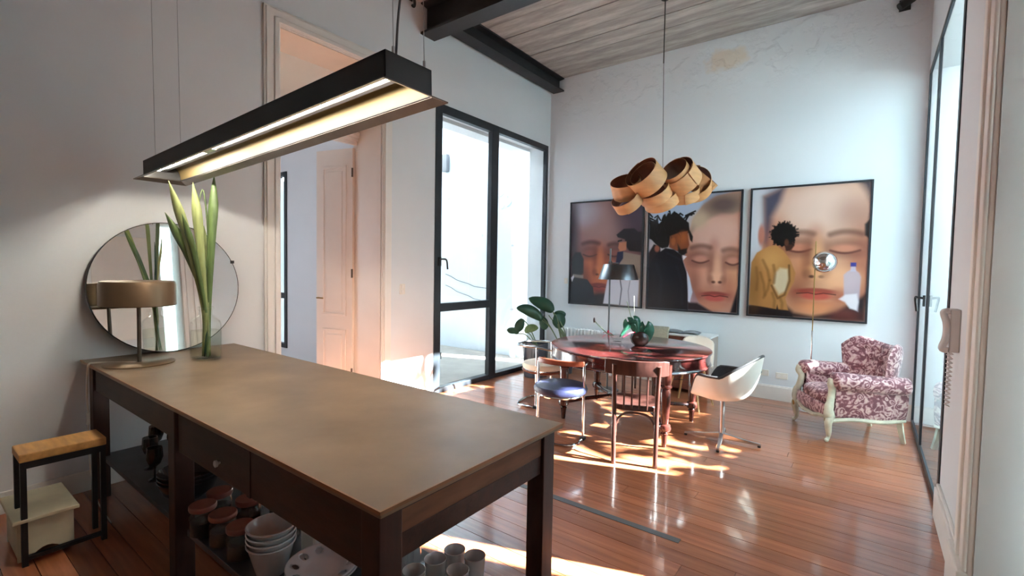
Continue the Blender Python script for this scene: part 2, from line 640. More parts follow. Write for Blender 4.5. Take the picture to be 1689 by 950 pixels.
def smooth_path(pts, n=6):
    """Catmull-Rom through the points"""
    P = [Vector(p) for p in pts]
    P = [P[0] * 2 - P[1]] + P + [P[-1] * 2 - P[-2]]
    out = []
    for i in range(1, len(P) - 2):
        for k in range(n):
            t = k / n
            a, b, c, d = P[i - 1], P[i], P[i + 1], P[i + 2]
            out.append(0.5 * ((2 * b) + (c - a) * t + (2 * a - 5 * b + 4 * c - d) * t * t + (3 * b - a - 3 * c + d) * t ** 3))
    out.append(P[-2])
    return out


def leaf(mb, path, width, side, fold=0.15, power=0.6):
    """a blade along a path; side = direction across the blade"""
    path = [Vector(p) for p in path]
    side = Vector(side)
    n = len(path)
    vs, fs = [], []
    for i, p in enumerate(path):
        t = i / (n - 1)
        w = width * (math.sin(PI * min(0.995, 0.04 + 0.96 * t)) ** power)
        tg = (path[min(i + 1, n - 1)] - path[max(i - 1, 0)]).normalized()
        s = (side - tg * side.dot(tg)).normalized()
        nr = tg.cross(s)
        vs += [p - s * w + nr * fold * w, p, p + s * w + nr * fold * w]
    for i in range(n - 1):
        a = i * 3
        fs += [(a, a + 1, a + 4, a + 3), (a + 1, a + 2, a + 5, a + 4)]
    mb.add(vs, fs)


# ------------------------------------------------------------------ floor and ceiling
PX0, PX1 = XL, XR
fl = MB().box(XL - 0.35, XR + 0.3, YR, YB + 0.3, -0.12, -0.022).build('floor', 'dark_edge')
struct(fl, 'varnished reddish wooden board floor of the room')
random.seed(11)
PW = 0.118
y = YB
row = 0
while y > YR:
    y0 = y - PW
    cuts = [PX0]
    c = PX0 + random.uniform(1.2, 3.9)
    if y > 0.2:
        cuts.append(c)
    cuts.append(PX1)
    for a, b in zip(cuts[:-1], cuts[1:]):
        cx, cy = (a + b) / 2, (y + y0) / 2
        dz = random.uniform(-0.0006, 0.0006)
        o = MB().box(-(b - a) / 2 + 0.0012, (b - a) / 2 - 0.0012, -PW / 2 + 0.0016, PW / 2 - 0.0016, -0.022, dz).build('floor_board', 'floor', fl)
        o.location = (cx, cy, 0)
    y = y0
    row += 1
MB().box(-2.45, -0.83, 2.785, 2.835, 0.0004, 0.003).build('metal_strip', 'cable_grey', fl, label='dark grey metal strip let into the boards')

ce = MB().box(XL - 0.36, XR + 0.3, YR, YB + 0.3, ZC + 0.012, ZC + 0.25).build('ceiling', 'concrete')
struct(ce, 'raw board-marked concrete ceiling')
random.seed(5)
y = YB
while y > 0.0:
    w = random.uniform(0.24, 0.36)
    o = MB().box(-(XR - XL) / 2, (XR - XL) / 2, -w / 2 + 0.004, w / 2 - 0.004, -random.uniform(0.0, 0.012), 0.014).build('cast_board', 'concrete', ce)
    o.location = ((XL + XR) / 2, y - w / 2, ZC)
    y -= w

# ------------------------------------------------------------------ walls
T = 0.36
DY0, DY1, DZ = 2.205, 3.322, 3.703          # doorway to the next room
WY0, WY1, WZ = 4.125, 6.655, 3.598          # window to the patio
x0, x1 = XL - T, XL
b = MB()
b.box(x0, x1, YR, DY0, 0, ZC + 0.1)
b.box(x0, x1, DY0, DY1, DZ, ZC + 0.1)
b.box(x0, x1, DY1, WY0, 0, ZC + 0.1)
b.box(x0, x1, WY0, WY1, WZ, ZC + 0.1)
b.box(x0, x1, WY1, YB, 0, ZC + 0.1)
b.box(x0 - 0.24, x0, WY0 + 0.0, 7.3, 3.55, ZC + 0.1)
b.box(x0, x1, WY0 - 0.3, 7.3, ZC + 0.25, 6.4)  # parapet added above the view to cut sky light in the patio
struct(b.build('wall_left', 'wall_side'), 'white plastered wall on the left with doorway and tall window')

struct(MB().box(XL - T, XR + 0.3, YB, YB + 0.3, 0, ZC + 0.1).build('wall_back', 'back_wall'), 'white back wall with blistered paint under the ceiling')

RY0, RY1, RZ = 4.2, 6.615, 3.724
b = MB()
b.box(XR, XR + 0.3, YR, 1.75, 0, ZC + 0.1)
b.box(XR, XR + 0.3, 1.75, 2.95, 2.95, ZC + 0.1)
b.box(XR, XR + 0.3, 2.95, RY0, 0, ZC + 0.1)
b.box(XR + 0.3, 2.2, 0.9, 3.9, 3.0, 3.12)  # passage roof added outside the view to dim the doorway reveal
b.box(XR + 0.3, 3.0, 0.9, 1.05, 0, 3.12)  # side wall added with the roof, closing the passage off from sky light
b.box(XR, XR + 0.3, RY0, RY1, RZ, ZC + 0.1)
b.box(XR, XR + 0.3, RY1, YB, 0, ZC + 0.1)
struct(b.build('wall_right', 'wall_side'), 'white wall on the right with tall glazed window')
struct(MB().box(XL - T, XR + 0.3, YR - 0.2, YR, 0, ZC + 0.1).build('wall_rear', 'wall_side'), 'white wall behind the viewer')

d2 = thing('door_added', 'plain white door leaf added out of view in the right wall doorway, slightly open to shape the light', None)
d2['kind'] = 'structure'
dl2 = MB().box(XR + 0.24, XR + 0.28, 1.76, 2.765, 0.01, 2.945).build('door_leaf', 'wall_side', d2, bevel=0.003)  # unseen added leaf shading the reveal; its gap passes a sun streak
for za, zb in ((0.2, 1.0), (1.15, 2.75)):
    MB().box(XR + 0.228, XR + 0.242, 1.9, 2.62, za, zb).build('door_panel', 'trim', dl2, bevel=0.006)

# baseboards
bb = MB()
bb.box(XL, XR, YB - 0.018, YB, 0, 0.17)
bb.box(XL, XR, YB - 0.012, YB, 0.17, 0.185)
struct(bb.build('baseboard_back', 'trim', bevel=0.004), 'low white baseboard along the back wall')
bb = MB()
bb.box(XR - 0.03, XR, 3.30, RY0 - 0.02, 0, 0.20)
bb.box(XR - 0.02, XR, 3.30, RY0 - 0.02, 0.20, 0.225)
struct(bb.build('baseboard_right', 'trim', bevel=0.006), 'white baseboard piece on the right wall beside the glazed window')
bb = MB()
bb.box(XL, XL + 0.016, YR, 2.05, 0, 0.14)
bb.box(XL, XL + 0.016, 3.46, WY0, 0, 0.14)
struct(bb.build('baseboard_left', 'trim', bevel=0.004), 'low white baseboard along the left wall')

# moulded casing on the right wall
tr = MB().box(XR - 0.022, XR, 2.955, 3.26, 0.0, 3.6).build('trim_1', 'trim', bevel=0.006)
struct(tr, 'white moulded casing on the right wall, on the far side of an open doorway')
for ya, yb, pr in ((2.955, 3.00, 0.040), (3.02, 3.09, 0.034), (3.12, 3.165, 0.042), (3.19, 3.25, 0.034)):
    MB().box(XR - pr, XR - 0.02, ya, yb, 0.24, 3.6).build('moulding', 'trim', tr, bevel=0.008)
MB().box(XR - 0.058, XR - 0.0, 2.955, 3.30, 0.0, 0.24).build('plinth_block', 'trim', tr, bevel=0.008)

# ------------------------------------------------------------------ beams
def ibeam_profile(w, h, tf, tw):
    a, b2 = w / 2, tw / 2
    return [(-a, 0), (a, 0), (a, tf), (b2, tf * 1.6), (b2, h - tf * 1.6), (a, h - tf), (a, h), (-a, h), (-a, h - tf), (-b2, h - tf * 1.6), (-b2, tf * 1.6), (-a, tf)]


pf = ibeam_profile(0.20, ZC - 4.45, 0.022, 0.02)
bl = MB().prism(pf, lambda a, z: (-4.145 + a, 4.09, 4.45 + z), lambda a, z: (-4.145 + a, YB, 4.45 + z)).build('trim_2', 'beam')
struct(bl, 'black steel I-beam under the ceiling along the left wall')
pf = ibeam_profile(0.22, ZC - 4.30, 0.026, 0.024)
bc = MB().prism(pf, lambda a, z: (XL, 3.98 + a, 4.30 + z), lambda a, z: (XR, 3.98 + a, 4.30 + z)).build('trim_3', 'beam')
struct(bc, 'black steel I-beam crossing the ceiling from wall to wall')

# ------------------------------------------------------------------ window to the patio (left)
w1 = thing('window_1', 'tall black steel framed window in the left wall looking on a white patio', None, (0, 0, 0))
w1['kind'] = 'structure'
fx0, fx1 = XL - 0.06, XL + 0.012


def bar(name, ya, yb, za, zb, parent, xa=fx0, xb=fx1, m='steel', bevel=0.004):
    return MB().box(xa, xb, ya, yb, za, zb).build(name, m, parent, bevel=bevel)


bar('frame_stile', 4.125, 4.235, 0, WZ, w1)
bar('frame_stile', 5.20, 5.355, 0, WZ, w1)
bar('frame_stile', 6.61, 6.655, 0, WZ, w1)
bar('frame_rail', 4.235, 5.20, 3.49, WZ, w1)
bar('frame_rail', 5.355, 6.61, 3.51, WZ, w1)
bar('frame_rail', 4.235, 5.20, 0, 0.065, w1)
bar('frame_rail', 5.355, 6.61, 0, 0.065, w1)
bar('transom_bar', 4.235, 5.20, 1.03, 1.135, w1)
for ya, yb, za, zb in ((4.235, 5.20, 1.135, 3.49), (4.235, 5.20, 0.065, 1.03), (5.355, 6.61, 0.065, 3.51)):
    bar('glass_pane', ya, yb, za, zb, w1, XL - 0.036, XL - 0.030, 'glass', 0)
hd = MB()
hp = atX(727, 432, XL + 0.02)
hd.box(XL + 0.01, XL + 0.03, 4.18, 4.22, hp.z - 0.05, hp.z + 0.06)
hd.tube(smooth_path([(XL + 0.03, 4.20, hp.z + 0.03), (XL + 0.07, 4.205, hp.z + 0.035), (XL + 0.08, 4.26, hp.z + 0.02), (XL + 0.075, 4.285, hp.z - 0.09)]), 0.011, 8)
hd.build('window_handle', 'black', w1, smooth=True)
MB().box(XL - 0.09, XL - 0.03, 4.21, 4.30, 0.42, 0.50).build('lower_latch', 'black', w1)

# ------------------------------------------------------------------ glazed window (right)
w2 = thing('window_2', 'tall steel framed glazed window in the right wall', None)
w2['kind'] = 'structure'
ga, gb = XR - 0.008, XR + 0.014
bar('frame_stile', 4.2, 4.275, 0, RZ, w2, ga, gb)
bar('frame_stile', 5.64, 5.72, 0, RZ, w2, ga, gb)
bar('frame_stile', 6.565, 6.615, 0, RZ, w2, ga, gb)
for ya, yb in ((4.275, 5.64), (5.72, 6.565)):
    bar('frame_rail', ya, yb, RZ - 0.05, RZ, w2, ga, gb)
    bar('frame_rail', ya, yb, 0, 0.06, w2, ga, gb)
    bar('glass_pane', ya, yb, 0.06, RZ - 0.05, w2, XR + 0.001, XR + 0.006, 'glass_green', 0)
hp = Vector((XR - 0.014, 5.69, 1.365))
hd = MB().box(hp.x - 0.016, hp.x, hp.y - 0.02, hp.y + 0.02, hp.z - 0.05, hp.z + 0.05)
hd.tube(smooth_path([(hp.x, hp.y, hp.z + 0.02), (hp.x - 0.05, hp.y, hp.z + 0.03), (hp.x - 0.065, hp.y + 0.05, hp.z + 0.02), (hp.x - 0.05, hp.y + 0.08, hp.z - 0.10)]), 0.01, 8)
hd.build('window_handle', 'black', w2, smooth=True)

# ------------------------------------------------------------------ doorway and door leaf to the next room
d1 = thing('door_1', 'doorway in the left wall with moulded white casing and an open cream door leaf', None)
d1['kind'] = 'structure'
for k, (ins, pr) in enumerate(((0.0, 0.022), (0.018, 0.034), (0.085, 0.046))):
    c = MB()
    c.box(XL, XL + pr, 2.058 + ins, DY0 - (0.0 if k < 1 else 0.02 * k * 0.5), 0, 3.852 - ins)
    c.box(XL, XL + pr, DY1 + (0.0 if k < 1 else 0.02 * k * 0.5), 3.454 - ins, 0, 3.852 - ins)
    c.box(XL, XL + pr - 0.001, 2.058 + ins, 3.454 - ins, DZ + (0.0 if k < 1 else 0.02 * k * 0.5), 3.852 - ins)
    c.build('casing_step', 'trim', d1, bevel=0.006)
c = MB()
c.box(XL - 0.50, XL, DY1 - 0.004, DY1 + 0.03, 0, DZ)          # jamb linings and soffit, cream painted
c.box(XL - 0.50, XL, DY0 - 0.03, DY0 + 0.004, 0, DZ)
c.box(XL - 0.50, XL, DY0, DY1, DZ - 0.004, DZ + 0.03)
c.build('jamb_lining', 'cream', d1)
MB().box(XL - 0.50, XL - 0.46, DY0, DY1, 3.08, DZ).build('transom_panel', 'cream', d1)
for za, zb, pr in ((2.955, 2.995, 0.02), (2.995, 3.03, 0.04), (3.03, 3.06, 0.055), (3.06, 3.09, 0.075)):
    MB().box(XL - 0.46, XL - 0.46 + pr + 0.015, DY0, DY1 - 0.004, za, zb).build('head_moulding', 'trim', d1, bevel=0.004)
hinge = Vector((-4.76, 3.305, 0))
free = Vector((-5.235, 3.19, 0))
u = (free - hinge).normalized()
nrm = Vector((-u.y, u.x, 0))
if nrm.y > 0:
    nrm = -nrm
LW = 0.545
Mleaf = Matrix(((u.x, nrm.x, 0, hinge.x), (u.y, nrm.y, 0, hinge.y), (0, 0, 1, 0), (0, 0, 0, 1)))
lf = MB().box(0.0, LW, -0.02, 0.02, 0.01, 2.93, Mleaf).build('door_leaf', 'cream', d1, bevel=0.003)
for za, zb in ((1.0, 2.74), (0.16, 0.84)):
    fr_ = MB()
    fr_.box(0.09, LW - 0.09, 0.0, 0.028, za, za + 0.03, Mleaf)
    fr_.box(0.09, LW - 0.09, 0.0, 0.028, zb - 0.03, zb, Mleaf)
    fr_.box(0.09, 0.12, 0.0, 0.028, za, zb, Mleaf)
    fr_.box(LW - 0.12, LW - 0.09, 0.0, 0.028, za, zb, Mleaf)
    fr_.build('panel_moulding', 'cream', lf, bevel=0.005)
    MB().box(0.15, LW - 0.15, 0.0, 0.026, za + 0.06, zb - 0.06, Mleaf).build('raised_panel', 'cream', lf, bevel=0.008)
hd = MB().tube([Mleaf @ Vector((LW - 0.04, 0.02, 1.2)), Mleaf @ Vector((LW - 0.04, 0.055, 1.2)), Mleaf @ Vector((LW - 0.14, 0.06, 1.2))], 0.009, 8)
hd.build('door_handle', 'brass', lf, smooth=True)
for z in (0.35, 1.5, 2.65):
    MB().cyl((hinge.x + 0.012, hinge.y - 0.03, z - 0.05), (hinge.x + 0.012, hinge.y - 0.03, z + 0.05), 0.011, n=8).build('hinge', 'bronze_dark', lf, smooth=True)

# ------------------------------------------------------------------ next room
NX = -9.2
struct(MB().box(NX, XL - T, 0.3, 4.0, -0.12, 0.0).build('floor_next_room', 'floor'), 'wooden floor of the next room')
struct(MB().box(NX, XL - T, 0.3, 4.1, ZC - 0.2, ZC + 0.1).build('ceiling_next_room', 'cream'), 'cream ceiling of the next room')
b = MB()
wx0, wx1 = -8.75, -7.55
b.box(NX, wx0, 4.0, 4.12, 0, ZC)
b.box(wx0, wx1, 4.0, 4.12, 3.08, ZC)
b.box(wx0, wx1, 4.0, 4.12, 0, 0.22)
b.box(wx1, XL - T, 4.0, 4.12, 0, ZC)
b.box(NX - 0.3, XL - T, 3.9, 4.12, ZC, 6.4)  # unseen upper wall, added to shade the patio from the sky
b.box(NX - 0.3, XL - T, 4.12, 5.75, 4.75, 4.87)  # eave added out of view so the patio wall darkens downwards
struct(b.build('wall_next_room', 'wall_side'), 'grey-white far wall of the next room seen through the doorway')
b = MB()
b.box(NX - 0.15, NX, 0.2, 0.7, 0, ZC)
b.box(NX - 0.15, NX, 1.55, 4.12, 0, ZC)
b.box(NX - 0.15, NX, 0.7, 1.55, 2.6, ZC)  # opening below is added, hidden from view, to brighten the next room
struct(b.build('wall_next_room_end', 'wall_side'), 'end wall of the next room with an unseen opening added to brighten the room')
struct(MB().box(NX, XL - T, 0.15, 0.3, 0, ZC).build('wall_next_room_near', 'wall_side'), 'near wall of the next room')
w3 = thing('window_3', 'narrow dark framed window of the next room seen through the doorway', None)
w3['kind'] = 'structure'
for a, c_, za, zb in ((wx1 - 0.075, wx1, 0.22, 3.08), (wx0, wx0 + 0.075, 0.22, 3.08)):
    MB().box(a, c_, 3.985, 4.05, za, zb).build('frame_stile', 'steel', w3)
for za, zb in ((0.22, 0.29), (1.03, 1.12), (3.01, 3.08)):
    MB().box(wx0 + 0.075, wx1 - 0.075, 3.985, 4.05, za, zb).build('frame_rail', 'steel', w3)
for za, zb in ((0.29, 1.03), (1.12, 3.01)):
    MB().box(wx0 + 0.075, wx1 - 0.075, 4.01, 4.016, za, zb).build('glass_pane', 'glass', w3)

# ------------------------------------------------------------------ patio beyond the left window
struct(MB().box(-9.5, XL - T, 4.12, 7.6, -0.25, -0.1).build('floor_patio', 'patio_floor'), 'patio paving beyond the left window')
pw = MB().box(-9.6, XL - T, 7.3, 7.55, -0.1, 7.2).build('wall_patio', 'patio')
struct(pw, 'white rendered patio wall beyond the left window')
struct(MB().box(-9.75, -9.5, 4.0, 7.55, -0.1, 7.2).build('wall_patio_end', 'patio'), 'end wall of the patio')
pp = thing('downpipe', 'white downpipe on the patio wall seen through the left window', 'pipe', (-5.36, 7.215, -0.1))
MB().cyl((0, 0, 0), (0, 0, 5.0), 0.055, n=16).build('pipe', 'patio', pp, smooth=True)
for z in (0.9, 2.1, 3.6):
    MB().cyl((0, 0, z), (0, 0, z + 0.03), 0.063, n=16).build('bracket', 'satin', pp, smooth=True)
# peeling paint flakes on the patio wall
random.seed(3)
for (qx, qy, s) in ((826, 318, 0.10), (832, 330, 0.13), (828, 338, 0.09), (838, 334, 0.10), (851, 318, 0.09), (852, 334, 0.09), (740, 325, 0.06), (795, 388, 0.03)):
    c = atY(qx, qy, 7.3)
    k = 7
    an = [2 * PI * i / k + random.uniform(-0.3, 0.3) for i in range(k)]
    rr = [s * random.uniform(0.55, 1.0) for _ in range(k)]
    fm = MB().prism([(rr[i] * math.cos(an[i]), rr[i] * math.sin(an[i])) for i in range(k)],
                    lambda a, z, c=c: (c.x + a, 7.3, c.z + z), lambda a, z, c=c: (c.x + a * 0.96, 7.3 - 0.012 - 0.05 * max(0, z + 0.02), c.z + z * 0.96))
    fm.build('paint_flake', 'patio', pw)
for (a, b_) in (((735, 452), (812, 478)), ((735, 470), (812, 500))):
    A, B = atY(a[0], a[1], 7.294), atY(b_[0], b_[1], 7.294)
    pth = [A.lerp(B, t / 8) + Vector((0, 0, -0.05 * math.sin(PI * t / 8) + 0.012 * math.sin(t * 2.1))) for t in range(9)]
    cb = MB().tube(pth, 0.006, 6).build('wall_cable', 'cable_grey', pw, smooth=True)
mb_ = atY(736, 268, 7.2)
ml_ = thing('wall_lamp', 'grey wall lamp high on the patio wall', 'lamp', (mb_.x - 0.05, 7.3, mb_.z - 0.2))
MB().box(-0.10, 0.07, -0.11, -0.02, 0.02, 0.38).build('housing', 'cable_grey', ml_, bevel=0.01)
MB().box(-0.03, 0.03, -0.02, 0.0, 0.10, 0.28).build('bracket', 'cable_grey', ml_)

# ------------------------------------------------------------------ courtyard beyond the right window
struct(MB().box(XR + 0.3, 9.0, -1.5, 12.0, -0.25, -0.08).build('floor_courtyard', 'patio_floor'), 'courtyard paving beyond the right window')
struct(MB().box(3.0, 3.2, -1.5, 11.0, -0.08, 2.5).build('wall_courtyard', 'court'), 'white courtyard wall beyond the right window')
struct(MB().box(3.0, 3.3, -1.5, 3.64, 2.5, 6.2).build('wall_sun_block', 'court'), 'unseen block added above the courtyard wall to hold back sun from the doorway')  # added out of view to block sun and narrow its streak
struct(MB().box(XR + 0.3, 3.2, 10.8, 11.0, -0.08, 3.4).build('wall_courtyard_end', 'court'), 'end wall of the courtyard')
tree = thing('courtyard_tree', 'leafy tree behind the courtyard wall outside the right window', 'tree', (4.6, 7.2, -0.08))
tb = MB()
tb.tube(smooth_path([(0, 0, 0), (0.05, 0.05, 1.2), (-0.05, -0.05, 2.6), (0.0, 0.1, 3.9)]), 0.13, 8)
for k in range(7):
    a = k * 0.9
    tb.tube(smooth_path([(0, 0, 2.3 + 0.25 * k), (0.5 * math.cos(a), 0.6 * math.sin(a), 2.9 + 0.3 * k), (0.8 * math.cos(a), 1.1 * math.sin(a), 3.6 + 0.3 * k)]), 0.04, 6)
tb.build('trunk', 'bark', tree, smooth=True)
fo = MB()
random.seed(21)
cnt = 0
while cnt < 2100:
    X, Y, Zz = random.uniform(3.6, 5.4), random.uniform(5.2, 9.4), random.uniform(2.6, 6.6)
    d = (X - XR)
    yw, zw = Y - 0.36 * d, Zz - 0.645 * d           # where the sun ray through this leaf meets the window
    dens = 0.55
    if yw < 4.62:
        dens = 0.05 if zw > 1.0 else 0.25
    elif zw > 2.9:
        dens = 0.12
    elif yw > 5.45 and zw < 1.75:
        dens = 0.85
    elif zw > 1.75 and yw < 5.15:
        dens = 0.2
    elif zw > 1.75:
        dens = 0.62
    if random.random() > dens:
        continue
    c = Vector((X - 4.6, Y - 7.2, Zz + 0.08))
    L = random.uniform(0.14, 0.26)
    dr = Vector((random.uniform(-1, 1), random.uniform(-1, 1), random.uniform(-0.9, 0.4))).normalized()
    sd = Vector((random.uniform(-1, 1), random.uniform(-1, 1), random.uniform(-1, 1)))
    leaf(fo, [c, c + dr * L * 0.35, c + dr * L * 0.7, c + dr * L], L * 0.32, sd, 0.2)
    cnt += 1
f_ = fo.build('foliage', 'tree_leaf', tree)
f_['kind'] = 'stuff'

# ------------------------------------------------------------------ framed photographs
def smoothstep(a, b, x):
    t = np.clip((x - a) / (b - a), 0, 1)
    return t * t * (3 - 2 * t)


class Paint:
    def __init__(self, nx, ny, base):
        self.nx, self.ny = nx, ny
        u = np.linspace(0, 1, nx)
        v = np.linspace(0, 1, ny)
        self.u, self.v = np.meshgrid(u, v)               # v runs downwards
        self.c = np.zeros((ny, nx, 3)) + np.array(srgb(*base))
        self.asp = 1.33

    def put(self, mask, col):
        c = np.array(srgb(*col))
        self.c += (c - self.c) * mask[..., None]

    def blob(self, cx, cy, rx, ry, col, soft=0.3, a=1.0, rot=0.0):
        du, dv = self.u - cx, (self.v - cy) * self.asp
        cr, sr = math.cos(rot), math.sin(rot)
        x, y = du * cr + dv * sr, -du * sr + dv * cr
        d = np.sqrt((x / rx) ** 2 + (y / (ry * self.asp)) ** 2)
        self.put((1 - smoothstep(1 - soft, 1 + soft, d)) * a, col)

    def poly(self, pts, col, soft=0.008, a=1.0):
        P = [(p[0], p[1] * self.asp) for p in pts]
        x, y = self.u, self.v * self.asp
        ins = np.zeros_like(x, bool)
        dist = np.full_like(x, 9.0)
        n = len(P)
        for i in range(n):
            (ax, ay), (bx, by) = P[i], P[(i + 1) % n]
            if ay != by:
                cond = ((ay > y) != (by > y)) & (x < (bx - ax) * (y - ay) / (by - ay) + ax)
                ins ^= cond
            ex, ey = bx - ax, by - ay
            t = np.clip(((x - ax) * ex + (y - ay) * ey) / (ex * ex + ey * ey + 1e-12), 0, 1)
            dist = np.minimum(dist, np.hypot(x - ax - t * ex, y - ay - t * ey))
        sd = np.where(ins, -dist, dist)
        self.put((1 - smoothstep(-soft, soft, sd)) * a, col)

    def line(self, pts, w, col, soft=0.6, a=1.0):
        x, y = self.u, self.v * self.asp
        dist = np.full_like(x, 9.0)
        for (p, q) in zip(pts[:-1], pts[1:]):
            ax, ay, bx, by = p[0], p[1] * self.asp, q[0], q[1] * self.asp
            ex, ey = bx - ax, by - ay
            t = np.clip(((x - ax) * ex + (y - ay) * ey) / (ex * ex + ey * ey + 1e-12), 0, 1)
            dist = np.minimum(dist, np.hypot(x - ax - t * ex, y - ay - t * ey))
        self.put((1 - smoothstep(w * (1 - soft), w * (1 + soft), dist)) * a, col)

    def eye(self, cx, cy, w, flip=1, skin=(206, 150, 128), dark=(120, 66, 58)):
        self.blob(cx, cy - 0.018, w * 1.35, 0.062, dark, 0.8, 0.55)
        self.blob(cx, cy + 0.045, w * 1.1, 0.028, dark, 0.9, 0.30)
        self.blob(cx, cy - 0.002, w * 0.80, 0.030, skin, 0.6, 0.75)
        pts = [(cx + flip * w * (t - 0.5) * 2 * 0.9, cy + 0.012 + 0.020 * math.sin(PI * t)) for t in np.linspace(0, 1, 9)]
        self.line(pts, 0.010, dark, 0.9, 0.9)

    def brow(self, x0, x1, y, rise, col=(96, 62, 54), a=0.5):
        pts = [(x0 + (x1 - x0) * t, y - rise * math.sin(PI * (0.15 + 0.7 * t))) for t in np.linspace(0, 1, 8)]
        self.line(pts, 0.026, col, 0.95, a)

    def mouth(self, cx, cy, w, h, up=(150, 62, 58), lo=(196, 88, 82)):
        self.blob(cx, cy + h * 1.75, w * 0.75, h * 0.5, up, 0.9, 0.45)
        self.blob(cx - w * 1.15, cy, w * 0.35, h * 0.9, up, 0.9, 0.40)
        self.blob(cx + w * 1.15, cy, w * 0.35, h * 0.9, up, 0.9, 0.40)
        self.blob(cx, cy - h * 0.35, w, h * 0.55, up, 0.35, 0.85)
        self.blob(cx, cy + h * 0.45, w * 0.8, h * 0.7, lo, 0.35, 0.9)
        self.line([(cx - w * 1.02, cy + 0.004), (cx - w * 0.4, cy - 0.004), (cx, cy + 0.006), (cx + w * 0.4, cy - 0.004), (cx + w * 1.02, cy + 0.004)], 0.005, (96, 36, 36), 0.8, 0.9)

    def nose(self, cx, top, bot, w, hi=(232, 176, 140), sh=(140, 74, 58)):
        self.blob(cx - w * 0.72, (top + bot) / 2 - 0.01, w * 0.42, (bot - top) * 0.55, sh, 0.9, 0.55)
        self.blob(cx + w * 0.80, (top + bot) / 2 + 0.02, w * 0.30, (bot - top) * 0.45, sh, 0.9, 0.30)
        self.blob(cx, (top + bot) / 2, w * 0.42, (bot - top) * 0.55, hi, 0.8, 0.65)
        self.blob(cx, bot - 0.02, w * 0.75, 0.05, hi, 0.6, 0.8)
        self.blob(cx - w * 0.75, bot - 0.005, w * 0.34, 0.035, sh, 0.7, 0.55)
        self.blob(cx + w * 0.75, bot - 0.005, w * 0.34, 0.035, sh, 0.7, 0.55)
        self.blob(cx - w * 0.38, bot + 0.018, w * 0.22, 0.011, (92, 40, 34), 0.6, 0.85)
        self.blob(cx + w * 0.38, bot + 0.018, w * 0.22, 0.011, (92, 40, 34), 0.6, 0.85)


def picture_one():
    P = Paint(225, 300, (66, 52, 62))
    P.blob(0.50, 0.45, 0.52, 0.62, (142, 96, 92), 0.45)                 # big face
    P.blob(0.52, 0.20, 0.40, 0.22, (168, 136, 132), 0.7, 0.8)           # forehead
    P.blob(0.12, 0.08, 0.26, 0.14, (176, 176, 190), 0.7, 0.7)
    P.blob(0.95, 0.12, 0.28, 0.28, (70, 60, 82), 0.7, 0.9)
    P.blob(0.02, 0.35, 0.10, 0.4, (72, 50, 60), 0.7, 0.9)
    P.blob(0.40, 0.68, 0.24, 0.24, (196, 110, 76), 0.6, 0.9)
    P.blob(0.32, 0.62, 0.09, 0.09, (206, 122, 86), 0.9, 0.7)
    P.blob(0.22, 0.74, 0.09, 0.14, (92, 48, 48), 0.9, 0.6)
    P.brow(0.18, 0.42, 0.42, 0.03, (84, 44, 46), 0.8)
    P.brow(0.56, 0.72, 0.43, 0.02, (84, 44, 46), 0.7)
    P.eye(0.29, 0.50, 0.11, 1, (150, 90, 80), (80, 38, 40))
    P.eye(0.64, 0.50, 0.10, 1, (150, 90, 80), (80, 38, 40))
    P.nose(0.44, 0.46, 0.69, 0.10, (206, 124, 84), (110, 52, 46))
    P.mouth(0.43, 0.83, 0.12, 0.045, (120, 44, 48), (150, 62, 60))
    P.poly([(0.0, 0.94), (0.6, 0.90), (0.62, 1.0), (0.0, 1.0)], (24, 22, 30), 0.03)
    P.blob(0.50, 0.97, 0.2, 0.09, (30, 24, 32), 0.5)
    # visitor lower left: dark hair and navy back
    P.poly([(0.02, 0.72), (0.02, 0.55), (0.07, 0.49), (0.15, 0.49), (0.20, 0.56), (0.20, 0.70), (0.14, 0.74)], (24, 22, 28), 0.015)
    P.poly([(0.04, 0.71), (0.2, 0.72), (0.2, 0.75), (0.05, 0.75)], (150, 140, 132), 0.01)
    P.poly([(0.0, 0.74), (0.10, 0.745), (0.26, 0.76), (0.35, 0.84), (0.38, 1.0), (0.0, 1.0)], (24, 28, 40), 0.01)
    P.poly([(0.01, 0.75), (0.05, 0.72), (0.06, 0.74), (0.03, 0.79)], (214, 214, 220), 0.006)
    # visitor at the right: hat, scarf, pale shirt
    P.poly([(0.70, 0.48), (0.99, 0.52), (1.0, 1.0), (0.93, 1.0), (0.72, 0.62)], (150, 132, 120), 0.01)
    P.poly([(0.78, 0.32), (1.0, 0.30), (1.0, 0.49), (0.84, 0.48), (0.78, 0.42)], (38, 34, 42), 0.012)
    P.poly([(0.70, 0.40), (0.80, 0.39), (0.80, 0.47), (0.72, 0.49), (0.69, 0.45)], (186, 120, 92), 0.008)
    P.poly([(0.66, 0.325), (0.76, 0.27), (0.90, 0.27), (0.99, 0.33), (0.99, 0.385), (0.80, 0.375), (0.68, 0.35)], (44, 40, 50), 0.008)
    P.poly([(0.68, 0.38), (0.74, 0.37), (0.74, 0.385), (0.68, 0.395)], (20, 18, 22), 0.004)
    P.poly([(0.68, 0.49), (0.76, 0.48), (0.76, 0.55), (0.70, 0.61), (0.66, 0.60)], (36, 46, 82), 0.008)
    P.poly([(0.56, 0.73), (0.98, 0.74), (0.97, 1.0), (0.50, 0.99), (0.53, 0.85)], (196, 194, 204), 0.01)
    P.line([(0.73, 0.76), (0.75, 0.84), (0.73, 0.99)], 0.008, (110, 108, 122), 0.8)
    P.line([(0.86, 0.76), (0.84, 0.86), (0.86, 0.99)], 0.006, (150, 148, 160), 0.8)
    return P


